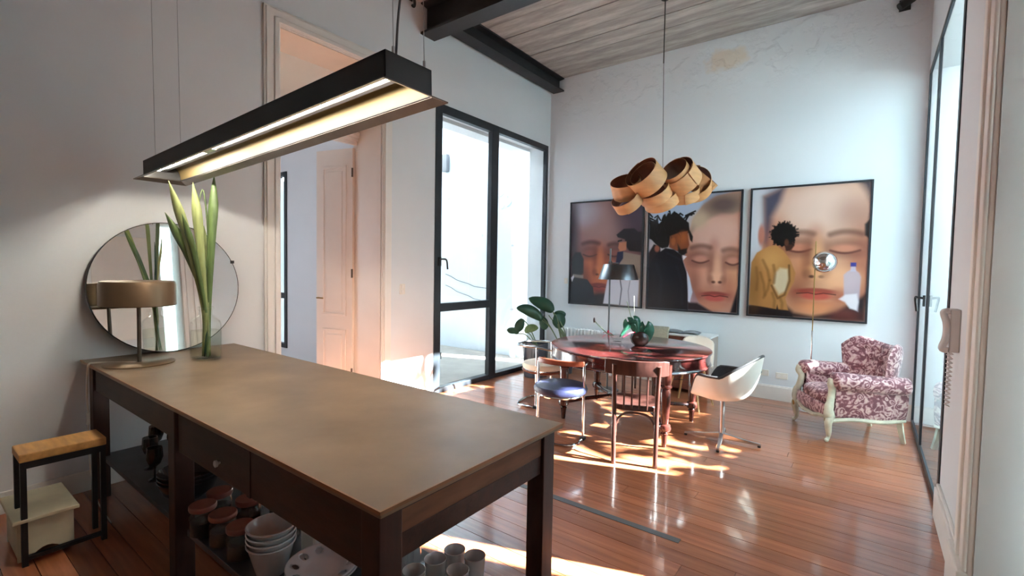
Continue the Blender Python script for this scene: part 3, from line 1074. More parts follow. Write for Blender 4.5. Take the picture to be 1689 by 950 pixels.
def picture_two():
    P = Paint(225, 300, (172, 182, 204))
    P.blob(0.30, 0.16, 0.3, 0.16, (176, 190, 212), 0.6)
    P.blob(0.12, 0.45, 0.16, 0.1, (206, 196, 200), 0.6)
    # boy's head
    P.poly([(0.45, 0.36), (0.50, 0.22), (0.60, 0.10), (0.74, 0.03), (0.92, 0.0), (1.0, 0.0), (1.0, 1.0), (0.72, 1.0), (0.60, 0.93), (0.52, 0.80), (0.46, 0.66), (0.41, 0.57), (0.43, 0.52)], (206, 152, 132), 0.012)
    P.blob(0.74, 0.34, 0.28, 0.16, (222, 180, 166), 0.6, 0.9)
    P.poly([(0.46, 0.34), (0.51, 0.20), (0.62, 0.08), (0.76, 0.02), (1.0, 0.0), (1.0, 0.16), (0.92, 0.18), (0.80, 0.17), (0.66, 0.22), (0.54, 0.28), (0.49, 0.34)], (176, 150, 132), 0.03)
    P.blob(0.82, 0.10, 0.16, 0.07, (98, 80, 84), 0.7, 0.8)
    P.blob(0.57, 0.22, 0.09, 0.07, (206, 182, 156), 0.7, 0.8)
    P.blob(0.50, 0.60, 0.10, 0.14, (178, 110, 92), 0.7, 0.7)
    P.blob(0.96, 0.66, 0.09, 0.18, (224, 164, 130), 0.7, 0.7)
    P.blob(0.66, 0.90, 0.18, 0.10, (190, 116, 92), 0.7, 0.6)
    P.blob(0.60, 0.68, 0.09, 0.09, (226, 164, 140), 0.9, 0.7)
    P.blob(0.54, 0.76, 0.06, 0.13, (150, 84, 72), 0.9, 0.6)
    P.blob(0.90, 0.80, 0.07, 0.10, (188, 116, 94), 0.9, 0.6)
    P.blob(0.74, 0.44, 0.05, 0.06, (186, 124, 106), 0.9, 0.5)
    P.brow(0.50, 0.70, 0.47, 0.03, (116, 76, 66), 0.7)
    P.brow(0.84, 0.98, 0.49, 0.02, (116, 76, 66), 0.6)
    P.eye(0.60, 0.555, 0.10, 1, (216, 156, 138), (110, 60, 56))
    P.eye(0.94, 0.57, 0.08, 1, (216, 156, 138), (110, 60, 56))
    P.nose(0.78, 0.52, 0.73, 0.09, (236, 184, 156), (156, 92, 76))
    P.mouth(0.765, 0.865, 0.135, 0.042, (158, 62, 62), (206, 96, 90))
    P.blob(0.75, 0.945, 0.12, 0.03, (222, 158, 130), 0.7, 0.6)
    P.poly([(1.0, 0.78), (0.96, 0.90), (0.93, 1.0), (1.0, 1.0)], (28, 30, 40), 0.015)
    P.poly([(0.47, 0.93), (0.58, 0.93), (0.74, 1.0), (0.47, 1.0)], (60, 40, 46), 0.02)
    # figure behind, far left
    P.poly([(0.0, 0.50), (0.06, 0.42), (0.14, 0.44), (0.15, 0.58), (0.0, 0.66)], (44, 34, 42), 0.01)
    P.blob(0.10, 0.46, 0.03, 0.03, (176, 104, 84), 0.4)
    # man in profile: hair, face, beard, dark coat
    P.poly([(0.0, 0.20), (0.06, 0.22), (0.10, 0.16), (0.11, 0.24), (0.20, 0.17), (0.22, 0.14), (0.25, 0.16), (0.29, 0.13), (0.32, 0.15), (0.36, 0.17), (0.40, 0.20), (0.46, 0.24), (0.47, 0.30), (0.51, 0.36), (0.505, 0.41), (0.48, 0.39), (0.46, 0.33), (0.36, 0.35), (0.28, 0.36), (0.23, 0.45), (0.16, 0.46), (0.08, 0.42), (0.03, 0.38), (0.0, 0.37)], (22, 20, 24), 0.008)
    P.poly([(0.25, 0.35), (0.36, 0.32), (0.45, 0.31), (0.46, 0.37), (0.475, 0.43), (0.455, 0.47), (0.40, 0.50), (0.32, 0.48), (0.24, 0.45)], (152, 84, 54), 0.01)
    rr_ = random.Random(12)
    for k in range(26):
        x_, y_ = rr_.uniform(0.03, 0.46), rr_.uniform(0.17, 0.27)
        dx_ = (x_ - 0.26) * 0.55 + rr_.uniform(-0.03, 0.03)
        P.line([(x_, y_), (x_ + dx_ * 0.5, y_ - rr_.uniform(0.015, 0.05)), (x_ + dx_, y_ - rr_.uniform(0.0, 0.05))], 0.009, (20, 18, 22), 0.4)
    for k in range(14):
        x_, y_ = rr_.uniform(0.05, 0.40), rr_.uniform(0.20, 0.36)
        P.line([(x_, y_), (x_ + rr_.uniform(-0.04, 0.05), y_ + rr_.uniform(0.02, 0.07))], 0.004, (52, 46, 52), 0.8, 0.6)
    P.blob(0.40, 0.37, 0.05, 0.05, (196, 112, 66), 0.8, 0.7)
    P.blob(0.29, 0.40, 0.025, 0.035, (186, 106, 66), 0.4)
    P.poly([(0.34, 0.42), (0.38, 0.47), (0.45, 0.46), (0.45, 0.50), (0.40, 0.53), (0.35, 0.50)], (34, 26, 28), 0.012)
    P.poly([(0.12, 0.50), (0.20, 0.455), (0.30, 0.47), (0.39, 0.52), (0.41, 0.58), (0.455, 0.68), (0.475, 0.86), (0.48, 1.0), (0.0, 1.0), (0.0, 0.64), (0.05, 0.55)], (24, 26, 38), 0.008)
    P.line([(0.22, 0.50), (0.30, 0.53), (0.38, 0.56)], 0.012, (44, 48, 64), 0.9, 0.7)
    P.line([(0.10, 0.60), (0.16, 0.74), (0.15, 0.95)], 0.02, (40, 43, 58), 0.95, 0.6)
    P.line([(0.34, 0.62), (0.40, 0.76), (0.41, 0.95)], 0.016, (42, 45, 60), 0.95, 0.6)
    P.poly([(0.455, 0.66), (0.49, 0.72), (0.525, 0.84), (0.50, 0.93), (0.48, 0.92), (0.475, 0.8)], (198, 204, 220), 0.008)
    P.poly([(0.40, 0.52), (0.45, 0.53), (0.41, 0.565)], (226, 222, 226), 0.006)
    return P


def picture_three():
    P = Paint(225, 300, (186, 192, 206))
    P.blob(0.02, 0.25, 0.12, 0.4, (206, 208, 216), 0.5)
    P.poly([(0.10, 0.05), (0.28, 0.0), (1.0, 0.0), (1.0, 1.0), (0.0, 1.0), (0.10, 0.55), (0.12, 0.3)], (212, 158, 128), 0.02)
    P.blob(0.60, 0.16, 0.40, 0.22, (222, 192, 178), 0.7, 0.9)
    P.poly([(0.10, 0.06), (0.30, -0.02), (0.26, 0.10), (0.19, 0.22), (0.19, 0.36), (0.16, 0.48), (0.11, 0.42), (0.11, 0.25)], (92, 92, 112), 0.05)
    P.poly([(0.90, -0.02), (1.02, -0.02), (1.02, 0.16), (0.97, 0.07)], (92, 78, 86), 0.05)
    P.blob(0.095, 0.36, 0.03, 0.08, (196, 132, 116), 0.4)
    P.blob(0.24, 0.55, 0.12, 0.25, (186, 110, 78), 0.7, 0.8)
    P.blob(0.97, 0.60, 0.12, 0.3, (176, 100, 78), 0.7, 0.7)
    P.blob(0.50, 0.62, 0.10, 0.10, (222, 152, 112), 0.9, 0.7)
    P.blob(0.44, 0.80, 0.09, 0.12, (160, 88, 64), 0.9, 0.6)
    P.blob(0.82, 0.84, 0.10, 0.08, (184, 108, 80), 0.9, 0.6)
    P.blob(0.58, 0.36, 0.06, 0.07, (192, 128, 106), 0.9, 0.5)
    P.blob(0.88, 0.22, 0.14, 0.12, (170, 122, 108), 0.9, 0.6)
    P.brow(0.36, 0.56, 0.375, 0.03, (120, 76, 62), 0.6)
    P.brow(0.70, 0.95, 0.385, 0.035, (120, 76, 62), 0.7)
    P.eye(0.44, 0.465, 0.12, 1, (216, 146, 120), (120, 62, 54))
    P.eye(0.82, 0.475, 0.13, 1, (216, 146, 120), (120, 62, 54))
    P.nose(0.60, 0.42, 0.665, 0.11, (238, 180, 134), (150, 84, 62))
    P.blob(0.80, 0.70, 0.16, 0.09, (236, 178, 140), 0.6, 0.8)
    P.mouth(0.60, 0.81, 0.16, 0.045, (168, 66, 58), (206, 92, 80))
    P.blob(0.60, 0.92, 0.16, 0.05, (226, 150, 108), 0.7, 0.8)
    P.poly([(0.0, 0.92), (0.30, 0.88), (0.42, 0.965), (0.58, 0.985), (0.78, 0.94), (0.90, 0.86), (1.0, 0.80), (1.0, 1.0), (0.0, 1.0)], (44, 26, 32), 0.03)
    P.blob(0.84, 0.97, 0.12, 0.06, (120, 58, 52), 0.7, 0.8)
    P.poly([(0.965, 0.30), (1.0, 0.27), (1.0, 0.40), (0.97, 0.38)], (26, 22, 26), 0.012)
    # man from behind: hair, face edge, ochre shirt, dark trousers
    P.poly([(0.0, 0.93), (0.36, 0.95), (0.42, 1.0), (0.0, 1.0)], (24, 22, 28), 0.01)
    P.poly([(0.30, 0.42), (0.38, 0.36), (0.405, 0.40), (0.40, 0.45), (0.375, 0.48), (0.33, 0.49)], (84, 50, 40), 0.008)
    pts = []
    for i in range(34):
        a = 2 * PI * i / 34
        r = 0.112 * (1.0 + (0.10 if i % 2 else -0.04))
        pts.append((0.30 + r * math.cos(a), 0.36 + r * math.sin(a) / 1.33 * 1.08))
    P.poly(pts, (24, 20, 22), 0.006)
    P.blob(0.33, 0.425, 0.02, 0.028, (110, 68, 52), 0.4)
    P.poly([(0.17, 0.45), (0.24, 0.445), (0.31, 0.49), (0.37, 0.56), (0.42, 0.66), (0.41, 0.73), (0.37, 0.80), (0.34, 0.86), (0.37, 0.95), (0.28, 0.945), (0.27, 0.91), (0.26, 0.945), (0.0, 0.92), (0.01, 0.58), (0.06, 0.50)], (196, 140, 86), 0.008)
    P.poly([(0.24, 0.66), (0.28, 0.62), (0.35, 0.63), (0.36, 0.70), (0.34, 0.80), (0.28, 0.83), (0.23, 0.76)], (214, 196, 166), 0.02)
    P.line([(0.36, 0.60), (0.37, 0.72), (0.33, 0.83), (0.27, 0.86), (0.21, 0.76)], 0.010, (122, 84, 48), 0.8, 0.7)
    P.blob(0.05, 0.75, 0.06, 0.18, (150, 104, 58), 0.9, 0.6)
    P.blob(0.20, 0.56, 0.09, 0.07, (212, 162, 106), 0.9, 0.7)
    for x0_, y0_, x1_, y1_ in ((0.12, 0.56, 0.19, 0.72), (0.19, 0.72, 0.14, 0.86), (0.22, 0.60, 0.23, 0.74), (0.10, 0.66, 0.15, 0.84), (0.22, 0.82, 0.24, 0.93), (0.06, 0.62, 0.07, 0.80), (0.29, 0.85, 0.31, 0.94)):
        P.line([(x0_, y0_), ((x0_ + x1_) / 2 + 0.012, (y0_ + y1_) / 2), (x1_, y1_)], 0.013, (142, 98, 54), 0.95, 0.55)
    rr_ = random.Random(5)
    for k in range(40):
        a_ = rr_.uniform(0, 2 * PI)
        P.line([(0.30 + 0.09 * math.cos(a_), 0.36 + 0.072 * math.sin(a_)), (0.30 + 0.135 * math.cos(a_ + rr_.uniform(-0.1, 0.1)), 0.36 + 0.105 * math.sin(a_))], 0.004, (24, 20, 22), 0.6, 0.9 if a_ > PI or abs(math.cos(a_)) > 0.6 else 0.0)
    # water bottle held up at the right, with blue cap
    P.poly([(0.82, 0.665), (0.85, 0.64), (0.87, 0.63), (0.91, 0.63), (0.94, 0.65), (0.955, 0.68), (0.95, 0.82), (0.945, 0.93), (0.88, 0.90), (0.83, 0.84)], (186, 180, 196), 0.01, 0.75)
    P.poly([(0.87, 0.575), (0.915, 0.575), (0.915, 0.605), (0.87, 0.605)], (64, 66, 150), 0.006)
    P.poly([(0.875, 0.605), (0.91, 0.605), (0.915, 0.64), (0.87, 0.64)], (190, 188, 206), 0.006, 0.8)
    P.poly([(0.79, 0.845), (0.84, 0.81), (0.93, 0.80), (0.945, 0.86), (0.935, 0.92), (0.88, 0.91), (0.84, 0.865)], (226, 220, 224), 0.012, 0.9)
    return P


def print_mat():
    m, n, out = new_mat('photo_print')
    p = n.nodes.new('ShaderNodeBsdfPrincipled')
    a = n.nodes.new('ShaderNodeVertexColor')
    a.layer_name = 'print'
    n.links.new(a.outputs['Color'], p.inputs['Base Color'])
    p.inputs['Roughness'].default_value = 0.35
    n.links.new(p.outputs[0], out.inputs[0])
    return m


MT['print'] = print_mat()


def framed(P, xa, xb, za, zb, label):
    t = thing('framed_photograph', label, 'picture', ((xa + xb) / 2, YB, za), 0, 'framed photographs on the back wall')
    w, h = xb - xa, zb - za
    fw, dp = 0.022, 0.045
    for nm, bx in (('frame_side', (-w / 2, -w / 2 + fw, 0, h)), ('frame_side', (w / 2 - fw, w / 2, 0, h)),
                   ('frame_rail', (-w / 2 + fw, w / 2 - fw, 0, fw)), ('frame_rail', (-w / 2 + fw, w / 2 - fw, h - fw, h))):
        MB().box(bx[0], bx[1], -dp, 0, bx[2], bx[3]).build(nm, 'steel', t, bevel=0.002)
    me = bpy.data.meshes.new('print')
    nx, ny = P.nx, P.ny
    xs = np.linspace(-w / 2 + fw, w / 2 - fw, nx)
    zs = np.linspace(h - fw, fw, ny)
    X, Z = np.meshgrid(xs, zs)
    co = np.stack([X, np.full_like(X, -0.030), Z], -1).reshape(-1, 3)
    idx = np.arange(nx * ny).reshape(ny, nx)
    q = np.stack([idx[:-1, :-1], idx[1:, :-1], idx[1:, 1:], idx[:-1, 1:]], -1).reshape(-1, 4)
    me.from_pydata(co.tolist(), [], q.tolist())
    at = me.color_attributes.new('print', 'FLOAT_COLOR', 'POINT')
    rgba = np.ones((nx * ny, 4), np.float32)
    c3 = P.c.reshape(-1, 3)
    rng = np.random.default_rng(4)
    lum = c3.mean(1, keepdims=True)
    c3 = (lum + (c3 - lum) * 1.08) * 0.78 * (0.55 + 0.9 * np.sqrt(np.clip(lum, 0, 1)))
    rgba[:, :3] = np.clip(c3, 0.004, 1)
    at.data.foreach_set('color', rgba.ravel())
    me.materials.append(MT['print'])
    o = bpy.data.objects.new('print', me)
    COL.objects.link(o)
    o.parent = t
    MB().box(-w / 2 + fw, w / 2 - fw, -0.028, 0, fw, h - fw).build('backing', 'black', t)


framed(picture_one(), -3.858, -2.636, 1.036, 2.656, 'black-framed dark photograph of a face with a visitor in a hat')
framed(picture_two(), -2.572, -1.324, 1.036, 2.656, 'black-framed photograph of a boy with closed eyes and a man in a dark coat')
framed(picture_three(), -1.235, 0.010, 1.036, 2.656, 'black-framed photograph of a face with a man in an ochre shirt and a water bottle')

# ------------------------------------------------------------------ kitchen island
IX0, IX1, IY0, IY1, IZ = -4.27, -1.052, 0.819, 1.802, 0.919
isl = thing('kitchen_island', 'long dark wooden work table with a worn brown top under the hanging tube light', 'table', (0, 0, 0))
tp = MB().box(IX0, IX1, IY0, IY1, IZ - 0.022, IZ).build('worktop', 'island_top', isl, bevel=0.003)
eb = MB()
eb.box(IX0, IX1 + 0.002, IY0 - 0.002, IY0 + 0.004, IZ - 0.010, IZ + 0.0008)
eb.box(IX1 - 0.004, IX1 + 0.002, IY0, IY1, IZ - 0.010, IZ + 0.0008)
eb.build('edge_band', 'edge_copper', isl, label='thin worn copper-coloured edge band')
lg = 0.085
lx = (IX1 - 0.03 - lg, (IX0 + IX1) / 2 - 0.06, IX0 + 0.12)
for xx in lx:
    for yy in (IY0 + 0.02, IY1 - 0.02 - lg):
        MB().box(xx, xx + lg, yy, yy + lg, 0, IZ - 0.022).build('leg', 'island_leg', isl, bevel=0.004)
bz0, bz1 = 0.725, IZ - 0.022
ya_, yb_ = IY0 + 0.02 + lg, IY1 - 0.02 - lg
MB().box(lx[0], lx[0] + lg - 0.004, ya_, yb_, bz1 - 0.026, bz1).build('end_board', 'island', isl, bevel=0.003)
MB().box(lx[0], lx[0] + lg - 0.014, ya_, yb_, bz0 + 0.068, bz1 - 0.027).build('end_board', 'island_pale', isl, bevel=0.003, label='worn lighter middle board of the end apron')
MB().box(lx[0], lx[0] + lg - 0.016, ya_, yb_, bz0 - 0.012, bz0 + 0.067).build('end_board', 'island', isl, bevel=0.003)
MB().box(lx[1] + lg, lx[0], IY1 - 0.06, IY1 - 0.04, bz0, bz1).build('side_board', 'island', isl)
MB().box(lx[2] + lg, lx[1], IY1 - 0.06, IY1 - 0.04, bz0, bz1).build('side_board', 'island', isl)
MB().box(lx[2] + lg, lx[1], IY0 + 0.035, IY0 + 0.055, bz0 + 0.01, bz1).build('side_board', 'island', isl)
MB().box(lx[2] + 0.02, lx[2] + 0.06, IY0 + 0.02 + lg, IY1 - 0.02 - lg, bz0, bz1).build('end_board', 'island', isl)
xm = (lx[1] + lg + lx[0]) / 2
for xa, xb in ((lx[1] + lg + 0.01, xm - 0.015), (xm + 0.015, lx[0] - 0.01)):
    dr = MB().box(xa, xb, IY0 + 0.034, IY0 + 0.056, 0.685, bz1 - 0.005).build('drawer_front', 'island', isl, bevel=0.003)
    if xa > -2.2:
        continue
    kb = MB().lathe([(0.004, 0), (0.007, 0.008), (0.015, 0.014), (0.015, 0.022), (0.006, 0.026)], 14)
    kb.v = [(v[0] - 2.16, IY0 + 0.034 - v[2], v[1] + 0.755) for v in kb.v]
    kb.build('knob', 'white_gloss', dr, smooth=True)
MB().box(xm - 0.014, xm + 0.014, IY0 + 0.03, IY0 + 0.06, 0.685, bz1).build('drawer_divider', 'island_leg', isl)
SZ = 0.28
MB().box(lx[2] + 0.02, lx[0] - 0.03, IY0 + 0.07, 1.50, SZ - 0.03, SZ).build('lower_shelf', 'shelf', isl, bevel=0.003)
for xx in (lx[1] + 0.02, lx[2] + 0.04):
    MB().box(xx, xx + 0.03, IY0 + 0.04, IY1 - 0.04, SZ - 0.07, SZ - 0.03).build('shelf_bearer', 'island', isl)

# ------------------------------------------------------------------ hanging tube light
hl = thing('hanging_tube_light', 'long black metal trough lamp with glowing tubes hanging over the kitchen island', 'lamp', (-2.68, 1.213, 2.22))
hl.rotation_euler = (0, -math.radians(2.0), 0)
LH, WH = 1.28, 0.112
sh = MB()
zt, zb = 0.103, 0.0
sh.box(-LH, LH, -WH, -WH + 0.006, zb, zt)
sh.box(-LH, LH, WH - 0.006, WH, zb, zt)
sh.box(-LH, LH, -WH, WH, zt - 0.006, zt)
sh.box(-LH, -LH + 0.006, -WH, WH, zb, zt)
sh.box(LH - 0.006, LH, -WH, WH, zb, zt)
sh.build('housing', 'lamp_black', hl)
rm = MB()
fo_ = 0.045
inn = [(-LH, -WH), (LH, -WH), (LH, WH), (-LH, WH)]
out_ = [(-LH - fo_, -WH - fo_), (LH + fo_, -WH - fo_), (LH + fo_, WH + fo_), (-LH - fo_, WH + fo_)]
for i in range(4):
    j = (i + 1) % 4
    a, c, d, e = inn[i], inn[j], out_[j], out_[i]
    rm.add([(a[0], a[1], 0.002), (c[0], c[1], 0.002), (d[0], d[1], -0.018), (e[0], e[1], -0.018),
            (a[0], a[1], -0.003), (c[0], c[1], -0.003), (d[0], d[1], -0.023), (e[0], e[1], -0.023)],
           [(0, 1, 2, 3), (7, 6, 5, 4), (0, 4, 5, 1), (2, 6, 7, 3)])
rm.build('rim', 'rim', hl)
prof = [(-0.105, 0.004), (-0.098, 0.05), (-0.078, 0.082), (-0.04, 0.082), (-0.012, 0.052), (0.012, 0.052), (0.04, 0.082), (0.078, 0.082), (0.098, 0.05), (0.105, 0.004)]
rf = MB()
rf.grid(lambda u_, v_: ((u_ * 2 - 1) * (LH - 0.008), prof[int(round(v_ * 9))][0], prof[int(round(v_ * 9))][1]), 2, 10)
rf.build('reflector', 'reflector', hl, smooth=True, auto=False)
MB().box(-LH + 0.01, LH - 0.01, -0.011, 0.011, 0.046, 0.0515).build('centre_ridge', 'lamp_black', hl)
for xa, xb in ((-LH + 0.10, -0.42), (-0.30, LH - 0.05)):
    tb = MB().cyl((xa, -0.058, 0.040), (xb, -0.058, 0.040), 0.0125, n=12).build('tube', 'tube', hl, smooth=True)
MB().box(-0.42, -0.30, -0.075, -0.042, 0.026, 0.062).build('tube_holder', 'satin', hl)
for xx, yy in ((LH - 0.03, -0.05), (LH - 0.03, WH - 0.01), (-LH + 0.03, -0.05), (-LH + 0.03, WH - 0.01)):
    MB().cyl((xx, yy, zt), (xx, yy, 2.40 if xx > 0 else 2.49), 0.0018, n=5).build('suspension_wire', 'satin', hl)
    MB().cyl((xx, yy, zt), (xx, yy, zt + 0.04), 0.006, n=8).build('wire_grip', 'satin', hl)
MB().tube(smooth_path([(LH - 0.08, 0.0, zt), (LH - 0.06, 0.01, 0.35), (LH + 0.03, 0.02, 0.7), (LH + 0.02, 0.02, 1.4), (LH + 0.1, 0.02, 2.40)]), 0.005, 6).build('power_cord', 'cable_grey', hl, smooth=True)

# ------------------------------------------------------------------ round mirror
mr_ = thing('round_mirror', 'large frameless round mirror leaning on the left wall behind the bronze lamp', 'mirror', (-4.19, 1.332, IZ))
RM = 0.488
tilt = math.radians(4.5)
Mm = Matrix.Rotation(-tilt, 4, 'Y')


def disc_pt(r, a, x):
    return Mm @ Vector((x, r * math.sin(a), RM + r * math.cos(a)))


g = MB()
n = 72
g.add([disc_pt(RM - 0.006, 2 * PI * k / n, 0.004) for k in range(n)], [tuple(range(n))])
g.build('mirror_glass', 'mirror', mr_)
g = MB()
g.ring_loft([[disc_pt(RM - 0.006, 2 * PI * k / n, 0.0038) for k in range(n)], [disc_pt(RM, 2 * PI * k / n, 0.002) for k in range(n)],
             [disc_pt(RM, 2 * PI * k / n, -0.006) for k in range(n)]], True, False, True)
g.build('backing', 'dark_edge', mr_, smooth=True)
for a in (1.15,):
    p_ = disc_pt(RM, a, 0)
    MB().box(p_.x - 0.012, p_.x + 0.012, p_.y - 0.012, p_.y + 0.012, p_.z - 0.012, p_.z + 0.012).build('clip', 'dark_edge', mr_)

# ------------------------------------------------------------------ bronze table lamp
tl = thing('table_lamp', 'bronze drum-shaded table lamp on the kitchen island', 'lamp', (-3.87, 1.04, IZ))
MB().lathe([(0.0, 0), (0.195, 0), (0.197, 0.004), (0.19, 0.009), (0.0, 0.010)], 48, cap0=False, cap1=False).build('base', 'bronze', tl, smooth=True)
MB().cyl((0, 0, 0.008), (0, 0, 0.52), 0.012, n=14).build('stem', 'bronze_dark', tl, smooth=True)
sd = MB().lathe([(0.202, 0.385), (0.208, 0.39), (0.208, 0.525), (0.200, 0.545), (0.19, 0.549), (0.03, 0.549), (0.03, 0.543), (0.188, 0.542), (0.198, 0.53), (0.202, 0.52)], 56, cap0=False, cap1=False)
sd.build('shade', 'bronze', tl, smooth=True)
MB().lathe([(0.0, 0.40), (0.20, 0.40), (0.20, 0.404), (0.0, 0.404)], 48).build('diffuser', 'white_plastic', tl)
cd = smooth_path([(-0.0, -0.02, 0.008), (-0.10, -0.10, 0.006), (-0.17, -0.19, 0.008), (-0.16, -0.226, 0.004), (-0.155, -0.236, -0.06), (-0.15, -0.24, -0.22), (-0.12, -0.24, -0.30)])
co = MB().tube(cd, 0.0055, 6).build('power_cord', 'cable', tl, smooth=True)
MB().box(-0.128, -0.108, -0.252, -0.234, -0.38, -0.30).build('cord_switch', 'white_plastic', co, bevel=0.004)
MB().tube(smooth_path([(-0.118, -0.243, -0.38), (-0.10, -0.245, -0.6), (0.03, -0.24, -0.82), (0.25, -0.22, -0.912)]), 0.0035, 6).build('lower_cord', 'cable', co, smooth=True)

# ------------------------------------------------------------------ bottle with blade leaves
vs_ = thing('glass_bottle', 'clear square-shouldered glass bottle of water on the kitchen island holding long leaves', 'vase', (-3.70, 1.375, IZ))


def rsq(w, r, z, k=32):
    pts = []
    for i in range(k):
        a = 2 * PI * i / k
        cc, ss = math.cos(a), math.sin(a)
        e = 0.45 * r + 1.0 * (1 - r)
        pts.append((w * math.copysign(abs(cc) ** e, cc), w * math.copysign(abs(ss) ** e, ss), z))
    return pts


def rings(spec):
    return [rsq(w, r, z) for w, r, z in spec]


body = [(0.070, 1, 0.0), (0.084, 1, 0.006), (0.086, 1, 0.05), (0.086, 1, 0.245), (0.080, 0.9, 0.275), (0.055, 0.5, 0.300), (0.042, 0.2, 0.312), (0.041, 0, 0.345), (0.050, 0, 0.352), (0.050, 0, 0.368), (0.043, 0, 0.372)]
inner = [(0.040, 0, 0.372), (0.037, 0, 0.345), (0.037, 0.2, 0.312), (0.050, 0.5, 0.297), (0.076, 0.9, 0.270), (0.081, 1, 0.243), (0.081, 1, 0.05), (0.078, 1, 0.016), (0.06, 1, 0.012)]
MB().ring_loft(rings(body + inner), True, True, True).build('bottle_wall', 'clear', vs_, smooth=True)
MB().ring_loft(rings([(0.06, 1, 0.014), (0.079, 1, 0.018), (0.0805, 1, 0.05), (0.0805, 1, 0.205)]), True, True, True).build('water', 'water', vs_, smooth=True)

lv = thing('leaf_arrangement', 'bunch of long green blade leaves standing in the glass bottle', 'leaves', (-3.70, 1.375, IZ + 0.02))
tips = [(272, 350, 3.20, 0.036, 'leaf'), (278, 298, 3.12, 0.036, 'leaf_light'), (318, 300, 3.30, 0.036, 'leaf_light'), (353, 288, 3.35, 0.036, 'leaf'), (322, 380, 3.38, 0.02, 'leaf_dark'), (296, 330, 3.2, 0.02, 'leaf'), (300, 352, 3.15, 0.026, 'leaf'), (336, 372, 3.42, 0.022, 'leaf_light')]
base_w = Vector((-3.70, 1.375, IZ + 0.02))
for k, (qx, qy, dep, w, mm_) in enumerate(tips):
    tip = atD(qx, qy, dep) - base_w
    nk = Vector((random.uniform(-0.015, 0.015), random.uniform(-0.015, 0.015), 0.34))
    st = Vector((random.uniform(-0.03, 0.03), random.uniform(-0.03, 0.03), 0.0))
    mid = nk.lerp(tip, 0.45) + Vector((0, 0, 0.06))
    if k == 5:
        tip = atD(335, 380, 3.35) - base_w
        mid = atD(330, 318, 3.36) - base_w
        pth = smooth_path([st, nk, atD(343, 400, 3.34) - base_w, mid + Vector((0.0, 0.02, 0.02)), atD(326, 345, 3.36) - base_w], 6)
        w = 0.006
    else:
        pth = smooth_path([st, nk, mid, nk.lerp(tip, 0.8) + Vector((0, 0, 0.02)), tip], 6)
    nP = len(pth)
    lm = MB()
    vs2, fs2 = [], []
    sd_ = CR.copy()
    for i, p_ in enumerate(pth):
        t = i / (nP - 1)
        ww = w * min(1.0, 0.22 + 1.25 * t) * min(1.0, (1 - t) * 3.2 + 0.03)
        ww = max(ww, 0.004 if i < nP - 1 else 0.001)
        tg = (pth[min(i + 1, nP - 1)] - pth[max(i - 1, 0)]).normalized()
        s_ = (sd_ - tg * sd_.dot(tg)).normalized()
        nr = tg.cross(s_)
        vs2 += [p_ - s_ * ww + nr * ww * 0.3, p_, p_ + s_ * ww + nr * ww * 0.3]
    for i in range(nP - 1):
        a = i * 3
        fs2 += [(a, a + 1, a + 4, a + 3), (a + 1, a + 2, a + 5, a + 4)]
    lm.add(vs2, fs2)
    lm.build('leaf_blade', mm_, lv, smooth=True, solid=0.0015)

# ------------------------------------------------------------------ crockery and glass on the island shelf
def cup(loc, label, first=None):
    if first:
        return dup(first, loc, 0, label)
    t = thing('cup', label, 'cup', loc, 0, 'white cups on the island shelf')
    MB().lathe([(0.0, 0.0), (0.033, 0.0), (0.037, 0.004), (0.0445, 0.116), (0.046, 0.118), (0.0445, 0.119), (0.0425, 0.116), (0.035, 0.010), (0.0, 0.008)], 28, cap0=False, cap1=False).build('body', 'white_gloss', t, smooth=True)
    return t


cs = [(-1.363, 1.449, 'white cup on the island shelf, rearmost of the five'), (-1.381, 1.353, 'white cup on the island shelf, left behind the front left one'),
      (-1.268, 1.470, 'white cup on the island shelf, rightmost of the five'), (-1.258, 1.356, 'white cup on the island shelf, in front at the middle'),
      (-1.393, 1.249, 'white cup on the island shelf, nearest the table leg')]
c0 = None
for x, y, lb in cs:
    c_ = cup((x, y, SZ), lb, c0)
    c0 = c0 or c_

# a clear tumbler and pitcher beside the cups
def glass(loc, r, h, label, name='drinking_glass', cat='glass', m='clear', group=None):
    t = thing(name, label, cat, loc, 0, group)
    MB().lathe([(0.0, 0.0), (r * 0.82, 0.0), (r * 0.85, 0.004), (r, h), (r - 0.003, h), (r * 0.85 - 0.004, 0.012), (0.0, 0.010)], 24, cap0=False, cap1=False).build('body', m, t, smooth=True)
    return t


glass((-1.50, 1.43, SZ), 0.045, 0.19, 'tall clear glass behind the white cups on the island shelf')
glass((-1.53, 1.315, SZ), 0.045, 0.15, 'short clear glass left of the white cups beside the table leg')

# bowl stack
for k in range(4):
    lbls = ['lowest of the four white bowls stacked on the island shelf', 'second bowl from the bottom of the white stack', 'third bowl from the bottom of the white stack', 'topmost of the four white bowls, open side up']
    z = SZ + 0.002 + k * 0.024
    t = thing('bowl', lbls[k], 'bowl', (-1.995, 0.985, z), 0, 'white bowls stacked on the island shelf')
    MB().lathe([(0.0, 0.0), (0.055, 0.0), (0.060, 0.008), (0.092, 0.126), (0.099, 0.132), (0.099, 0.137), (0.095, 0.138), (0.088, 0.126), (0.056, 0.012), (0.0, 0.010)], 36, cap0=False, cap1=False).build('body', 'white_gloss', t, smooth=True)

